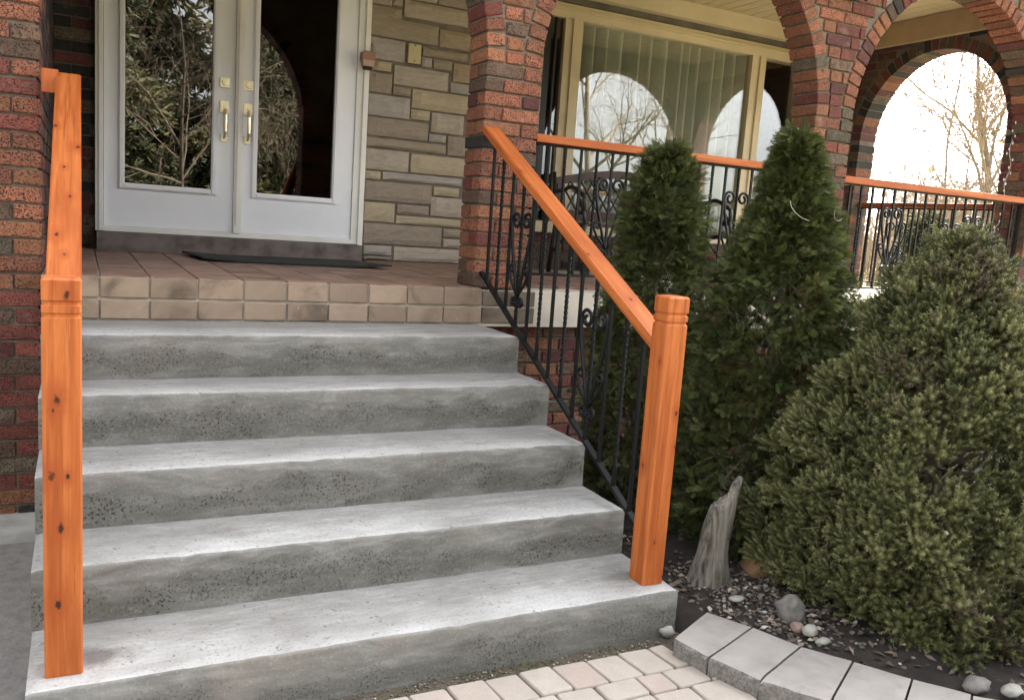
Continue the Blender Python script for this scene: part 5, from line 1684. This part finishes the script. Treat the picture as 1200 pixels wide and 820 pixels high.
def spruce(base, H, label, seed):
    r = np.random.default_rng(seed)
    root = empty('spruce_shrub', base, 0, label, 'shrub')
    def rad(t, a):
        p = np.interp(t, [0, 0.08, 0.2, 0.35, 0.5, 0.65, 0.78, 0.88, 0.96, 1.0], [0.44, 0.52, 0.53, 0.475, 0.385, 0.285, 0.20, 0.13, 0.06, 0.01])
        return p * (1 + 0.06 * math.sin(a * 3 + 1 + 2 * t))
    mb = MB()
    mb.tube([(0, 0, -0.05), (0, 0, H * 0.5), (0, 0, H * 0.96)], [0.05, 0.032, 0.006], 8)
    link('trunk', mb.mesh('trunk', M['bark']), root)
    mb = MB()
    NT_ = 1450
    tv, ta, td = [], [], []
    P, D, SZ_, TN, SH = [], [], [], [], []
    for i in range(NT_):
        t = 1 - (1 - r.random()) ** 0.62 if r.random() < 0.9 else 0.85 + 0.15 * r.random()
        t = r.beta(1.0, 1.45)
        a = r.random() * 6.283
        R = rad(t, a)
        lump = 0.17 * noise.noise((math.cos(a) * 3.3, math.sin(a) * 3.3, t * 7 + 3)) + 0.10 * noise.noise((math.cos(a) * 8, math.sin(a) * 8, t * 16))
        outer = r.random() < 0.66
        rr_ = R * (r.uniform(0.94, 1.04) if outer else r.uniform(0.55, 0.86)) + lump
        c = np.array([math.cos(a) * rr_, math.sin(a) * rr_, t * H])
        nrm = np.array([math.cos(a), math.sin(a), 0.55 + 0.5 * t]); nrm /= np.linalg.norm(nrm)
        if i % 6 == 0:
            mb.tube([(c[0] * 0.15, c[1] * 0.15, c[2] - 0.12 * (1 - t)), tuple(c * np.array([0.7, 0.7, 1]) - np.array([0, 0, .03])), tuple(c)], [0.006, 0.004, 0.0018], 4, cap=False)
        # dead areas: crown front and a patch on the left shoulder
        px = c - np.array([-0.06, -0.16, 1.30])
        dead = math.exp(-(px @ px) / 0.018)
        py = c - np.array([-0.36, -0.12, 0.92])
        dead = max(dead, math.exp(-(py @ py) / 0.012))
        pz_ = c - np.array([-0.25, -0.50, 0.16])
        dead = max(dead, 0.8 * math.exp(-(pz_ @ pz_) / 0.02))
        base_tone = r.uniform(0.30, 0.82) if outer else r.uniform(0.25, 0.75)
        k = int(r.uniform(20, 32)) if outer else 20
        ts = r.uniform(0.05, 0.088)
        for _ in range(k):
            dv = nrm * 0.75 + r.normal(0, 0.55, 3); dv /= np.linalg.norm(dv)
            P.append(c + dv * ts * r.uniform(0.15, 0.85)); D.append(dv * 0.8 + nrm * 0.4 + np.array([0, 0, 0.12]))
            SZ_.append(r.uniform(0.026, 0.044))
            isd = r.random() < dead * 1.1
            TN.append(r.uniform(0, 0.13) if isd else np.clip(base_tone + r.normal(0, 0.12), 0.17, 1.0))
            SH.append(isd)
    P, D, SZ_, TN, SH = map(np.array, (P, D, SZ_, TN, SH))
    n = len(P)
    d, u, v = frames(D, r.uniform(0, 6.283, n))
    K = 27
    tt = np.linspace(0.05, 0.98, K)
    aa = np.arange(K) * 2.399
    L = 0.42 * (1 - 0.25 * tt)
    tris = []
    for i in range(K):
        p = np.array([tt[i], 0, 0])
        q = p + np.array([0.17, math.cos(aa[i]) * L[i], math.sin(aa[i]) * L[i]])
        sd = np.array([0.055, -math.sin(aa[i]) * 0.048, math.cos(aa[i]) * 0.048])
        tris.append([p - sd, p + sd, q])
    T_ = np.array(tris).reshape(-1, 3)
    V = P[:, None, :] + (d[:, None, :] * T_[None, :, 0:1] + u[:, None, :] * T_[None, :, 1:2] + v[:, None, :] * T_[None, :, 2:3]) * SZ_[:, None, None]
    V = V.reshape(n, K, 3, 3)
    keep = np.ones((n, K), bool)
    keep[SH] = r.random((SH.sum(), K)) < 0.55
    tone = np.repeat(TN[:, None], K, 1) + np.linspace(-0.10, 0.14, K)[None, :]
    tone[SH] = np.repeat(TN[SH][:, None], K, 1)
    lowclip = np.where(SH, 0, 0.17)[:, None]
    tone = np.clip(np.maximum(tone, lowclip), 0, 1)
    soup('foliage', V[keep], 3, M['spruce_leaf'], tone[keep], root)
    for i in range(260):
        t = r.beta(1.0, 1.6); a = r.random() * 6.283
        R = rad(t, a) * r.uniform(0.88, 1.03)
        p = Vector((math.cos(a) * R, math.sin(a) * R, t * H))
        for _ in range(2):
            q = p + Vector((r.normal(0, .04), r.normal(0, .04), r.normal(0, .03)))
            mb.tube([p * 0.9, p, q], [0.002, 0.0016, 0.0008], 3, cap=False)
    o = link('branch', mb.mesh('branch', M['twig']), root); o['kind'] = 'stuff'
    return root
spruce((3.07, -0.13, 0.04), 1.40, 'rounded cone shaped dwarf spruce with dense olive tufts and a browned tip', 21)

# ================================================================== TREES AROUND
def bare_tree(name, base, H, label, seed, spread=0.5, mats=('bark_pale', 'twig_tan'), levels=4, kids=6, droop=0.0, cat='tree', group=None, r0=None, rmin=0.0018):
    r = random.Random(seed)
    root = empty(name, base, 0, label, cat, group)
    tr, cr = MB(), MB()
    def grow(p, d, L, rad, lev):
        pts, rs = [p.copy()], [rad]
        n = 5 if lev < 2 else 4
        q = p.copy(); dd = d.copy()
        for i in range(n):
            dd = (dd + Vector((r.gauss(0, .13), r.gauss(0, .13), r.gauss(0, .08) - droop * lev * 0.10 + (0.05 if lev < 2 else 0)))).normalized()
            q = q + dd * (L / n)
            pts.append(q.copy()); rs.append(rad * (1 - 0.75 * (i + 1) / n))
        (tr if lev < 1 else cr).tube(pts, rs, 7 if lev < 1 else (5 if lev < 2 else 3), cap=False)
        if lev < levels:
            k = kids if lev else kids + 4
            for i in range(k):
                t = r.uniform(0.25 if lev else 0.30, 1.0)
                j = min(n - 1, int(t * n)); f = t * n - j
                pp = pts[j].lerp(pts[j + 1], f)
                ax = (pts[j + 1] - pts[j]).normalized()
                rnd = Vector((r.gauss(0, 1), r.gauss(0, 1), r.gauss(0, 1)))
                side = ax.cross(rnd).normalized()
                nd = (ax * r.uniform(0.5, 1.0) + side * r.uniform(0.5, 1.1) * (spread + 0.5) + Vector((0, 0, 0.15))).normalized()
                grow(pp, nd, L * r.uniform(0.38, 0.6), max(rmin, rs[j] * 0.55), lev + 1)
    rad = r0 or H * 0.014
    grow(Vector((0, 0, -0.1)), Vector((0, 0, 1)), H * 0.72, rad, 0)
    link('trunk', tr.mesh('trunk', M[mats[0]], True), root)
    link('crown', cr.mesh('crown', M[mats[1]]), root)
    return root

def conifer(name, base, H, R, n, label, seed, cat='tree', ns=1.0):
    r = np.random.default_rng(seed)
    root = empty(name, base, 0, label, cat)
    mb = MB(); mb.tube([(0, 0, -0.1), (0, 0, H * .5), (0, 0, H)], [H * 0.018, H * 0.011, 0.01], 7); link('trunk', mb.mesh('trunk', M['bark']), root)
    nb = 150
    P, D, T_, bmesh_ = [], [], [], MB()
    for i in range(nb):
        t = r.random() ** 1.25 * 0.97
        a = r.random() * 6.283
        L = R * (1 - t) ** 0.85 * r.uniform(0.75, 1.1) + 0.1
        z0 = t * H
        pts = []
        for q in np.linspace(0, 1, 6):
            pts.append((math.cos(a) * L * q, math.sin(a) * L * q, z0 + L * (0.18 * q - 0.42 * q * q)))
        bmesh_.tube(pts, [0.02, 0.016, 0.012, 0.009, 0.006, 0.003], 4, cap=False)
        m = int(n / nb * (0.35 + L / R))
        q = r.random(m) ** 0.8
        px = np.stack([np.cos(a) * L * q, np.sin(a) * L * q, z0 + L * (0.18 * q - 0.42 * q * q)], 1)
        px += r.normal(0, 0.05 + 0.05 * R / 2, (m, 3)) * np.array([1, 1, 0.6])
        dv = np.stack([np.full(m, math.cos(a)), np.full(m, math.sin(a)), np.full(m, -0.25)], 1) + r.normal(0, 0.6, (m, 3))
        P.append(px); D.append(dv); T_.append(np.clip(r.uniform(0.1, 0.8) + r.normal(0, .2, m), 0, 1))
    P, D, T_ = np.concatenate(P), np.concatenate(D), np.concatenate(T_)
    d, u, v = frames(D, r.uniform(0, 6.283, len(P)))
    s = r.uniform(0.10, 0.24, len(P))[:, None] * ns
    w = s * 0.10
    V = np.stack([P, P + d * s * 0.4 + u * w, P + d * s, P + d * s * 0.4 - u * w], 1)
    V2 = np.stack([P + d * s * 0.2, P + d * s * 0.55 + u * s * 0.3 + v * w, P + d * s * 0.75 + u * s * 0.42, P + d * s * 0.45 + u * s * 0.2 - v * w], 1)
    V3 = np.stack([P + d * s * 0.2, P + d * s * 0.55 - u * s * 0.3 + v * w, P + d * s * 0.75 - u * s * 0.42, P + d * s * 0.45 - u * s * 0.2 - v * w], 1)
    soup('foliage', np.concatenate([V, V2, V3]), 4, M['far_leaf'], np.concatenate([T_, T_, T_]), root)
    link('branch', bmesh_.mesh('branch', M['bark']), root)['kind'] = 'stuff'
    return root

# beyond the side arch: bare trees and brush in the sun
bare_tree('bare_tree', (16.0, 9.95, -0.14), 9.5, 'very slim straight bare tree in the middle of the side arch', 31, 0.2, levels=2, kids=5, r0=0.045)
bare_tree('bare_tree', (16.0, 9.50, -0.14), 9.0, 'slim bare tree with tan upright twigs right of the middle of the side arch', 32, 0.15, levels=4, kids=6, r0=0.055, rmin=0.007)
bare_tree('bare_tree', (16.4, 9.05, -0.14), 7.6, 'bushy bare tree full of tan twigs at the right of the side arch', 33, 0.2, levels=4, kids=7, r0=0.05, rmin=0.008)
bare_tree('bare_tree', (16.2, 8.62, -0.14), 8.5, 'leaning grey bare trunk at the right edge of the side arch', 35, 0.2, levels=4, kids=6, r0=0.09, rmin=0.007)
bare_tree('bare_tree', (16.0, 10.75, -0.14), 4.4, 'low thin sapling left of the middle of the side arch', 34, 0.2, levels=2, kids=3, r0=0.03)
for i, (x, y, h) in enumerate([(15.2, 10.6, 3.3), (14.6, 9.7, 3.0), (15.0, 9.0, 3.4), (14.2, 8.3, 3.0), (14.0, 7.6, 2.8), (15.6, 9.9, 3.4), (13.2, 8.6, 2.4), (13.0, 7.2, 2.3), (15.8, 8.4, 3.4)]):
    bare_tree('bare_bush', (x, y, -0.14), h, 'pale leafless bush seen through the railing of the side arch', 40 + i, 0.6, levels=3, kids=8, cat='bush', group='leafless bushes beyond the side arch', r0=0.02, rmin=0.005)
conifer('small_conifer', (10.6, 5.9, -0.14), 2.15, 0.45, 3500, 'small dark pointed evergreen behind the porch railing', 51)
# across the yard, behind the camera: what the glass mirrors
conifer('yard_spruce', (0.2, -9.5, -0.14), 8.0, 2.6, 12000, 'drooping spruce across the yard facing the left door', 61, ns=1.5)
conifer('yard_spruce', (3.6, -10.8, -0.14), 9.0, 2.4, 12000, 'tall spruce across the yard facing the right door', 62, ns=1.5)
conifer('yard_spruce', (-3.6, -11.0, -0.14), 8.5, 2.8, 9000, 'broad spruce across the driveway', 63, ns=1.5)
bare_tree('yard_birch', (1.9, -7.6, -0.14), 7.5, 'drooping bare birch in front of the yard spruces', 71, 0.6, ('bark', 'twig'), levels=4, kids=6, droop=1.0, r0=0.05)
bare_tree('yard_birch', (5.2, -8.2, -0.14), 8.5, 'bare birch mirrored in the right hand door', 72, 0.6, ('bark', 'twig'), levels=4, kids=6, droop=0.8, r0=0.06)
bare_tree('yard_maple', (11.8, -9.0, -0.14), 9.0, 'wide bare tree mirrored in the porch window', 73, 0.6, ('bark', 'twig'), levels=4, kids=6, droop=0.3)
bare_tree('yard_maple', (15.0, -10.5, -0.14), 9.0, 'second bare tree mirrored at the window edge', 74, 0.6, ('bark', 'twig'), levels=4, kids=6, droop=0.3)
conifer('yard_shrub', (2.6, -6.6, -0.14), 1.9, 1.3, 5000, 'low wide evergreen shrub on the lawn behind the driveway', 64, 'shrub')
conifer('yard_shrub', (6.8, -8.8, -0.14), 2.4, 1.5, 5000, 'rounded evergreen shrub on the far lawn', 65, 'shrub')

conifer('yard_spruce', (1.6, -13.5, -0.14), 10.5, 3.4, 11000, 'tallest dark spruce at the back of the yard', 66, ns=2.2)
conifer('yard_spruce', (5.6, -14.5, -0.14), 10.0, 3.4, 10000, 'broad dark spruce at the back of the yard on the right', 67, ns=2.2)
conifer('yard_spruce', (-1.8, -14.0, -0.14), 10.0, 3.4, 8000, 'dark spruce at the back of the yard on the left', 68, ns=2.2)
conifer('sky_blocker_spruce', (-6.5, -3.6, -0.14), 9.0, 2.6, 7000, 'added unseen spruce on the far side of the driveway, nearest the street', 81)  # out-of-view row added to cut sky light from the left
conifer('sky_blocker_spruce', (-7.0, -0.4, -0.14), 10.0, 2.7, 7000, 'middle added unseen spruce on the far side of the driveway', 82)
conifer('sky_blocker_spruce', (-7.4, -7.0, -0.14), 9.0, 2.8, 7000, 'last added unseen spruce along the driveway', 83)

# far brush: a mass of thin stems nobody could count, on the rise beyond the garden
mb = MB()
rb = random.Random(5)
Q, T = [], []
for c in range(90):
    cx, cy = rb.uniform(17.0, 27.0), 0.0
    cy = (cx - 0.13) * rb.uniform(0.50, 0.82) - 2.25
    hh = rb.uniform(2.2, 3.6) * (0.75 + cx / 60)
    for k in range(16):
        x, y = cx + rb.gauss(0, .7), cy + rb.gauss(0, .7)
        h = hh * rb.uniform(0.5, 1.0)
        lx, ly = rb.gauss(0, .25), rb.gauss(0, .25)
        pts = [(x, y, -0.2), (x + lx * .4, y + ly * .4, h * .5), (x + lx, y + ly, h)]
        mb.tube(pts, [0.022, 0.014, 0.005], 3, cap=False)
        for q in range(5):
            t = rb.uniform(.3, .95)
            p = Vector((x + lx * t, y + ly * t, h * t))
            d = Vector((rb.gauss(0, .3), rb.gauss(0, .3), rb.uniform(.1, .5)))
            mb.tube([p, p + d * .6, p + d * 1.2 + Vector((0, 0, .05))], [0.009, 0.006, 0.003], 3, cap=False)
    for k in range(130):
        p = np.array([cx + rb.gauss(0, .8), cy + rb.gauss(0, .8), abs(rb.gauss(0, .4)) * hh - .1])
        a, b2 = np.array([rb.gauss(0, .07), rb.gauss(0, .07), rb.gauss(0, .06)]), np.array([rb.gauss(0, .05), rb.gauss(0, .05), rb.gauss(0, .07)])
        Q.append([p, p + a, p + a + b2, p + b2]); T.append(rb.random())
o = mb.build('brush', M['twig_tan']); o['kind'] = 'stuff'
tag(o, 'mass of pale leafless brush far beyond the porch', 'brush')
M['brush_leaf'] = leaf_mat('brush_leaf', [(0.0, (0.16, 0.12, 0.075)), (0.6, (0.30, 0.25, 0.16)), (1.0, (0.30, 0.30, 0.12))], trans=0.3)
o = soup('undergrowth', np.array(Q), 4, M['brush_leaf'], np.array(T), None, 'stuff')
tag(o, 'tan and olive undergrowth among the far brush', 'undergrowth')
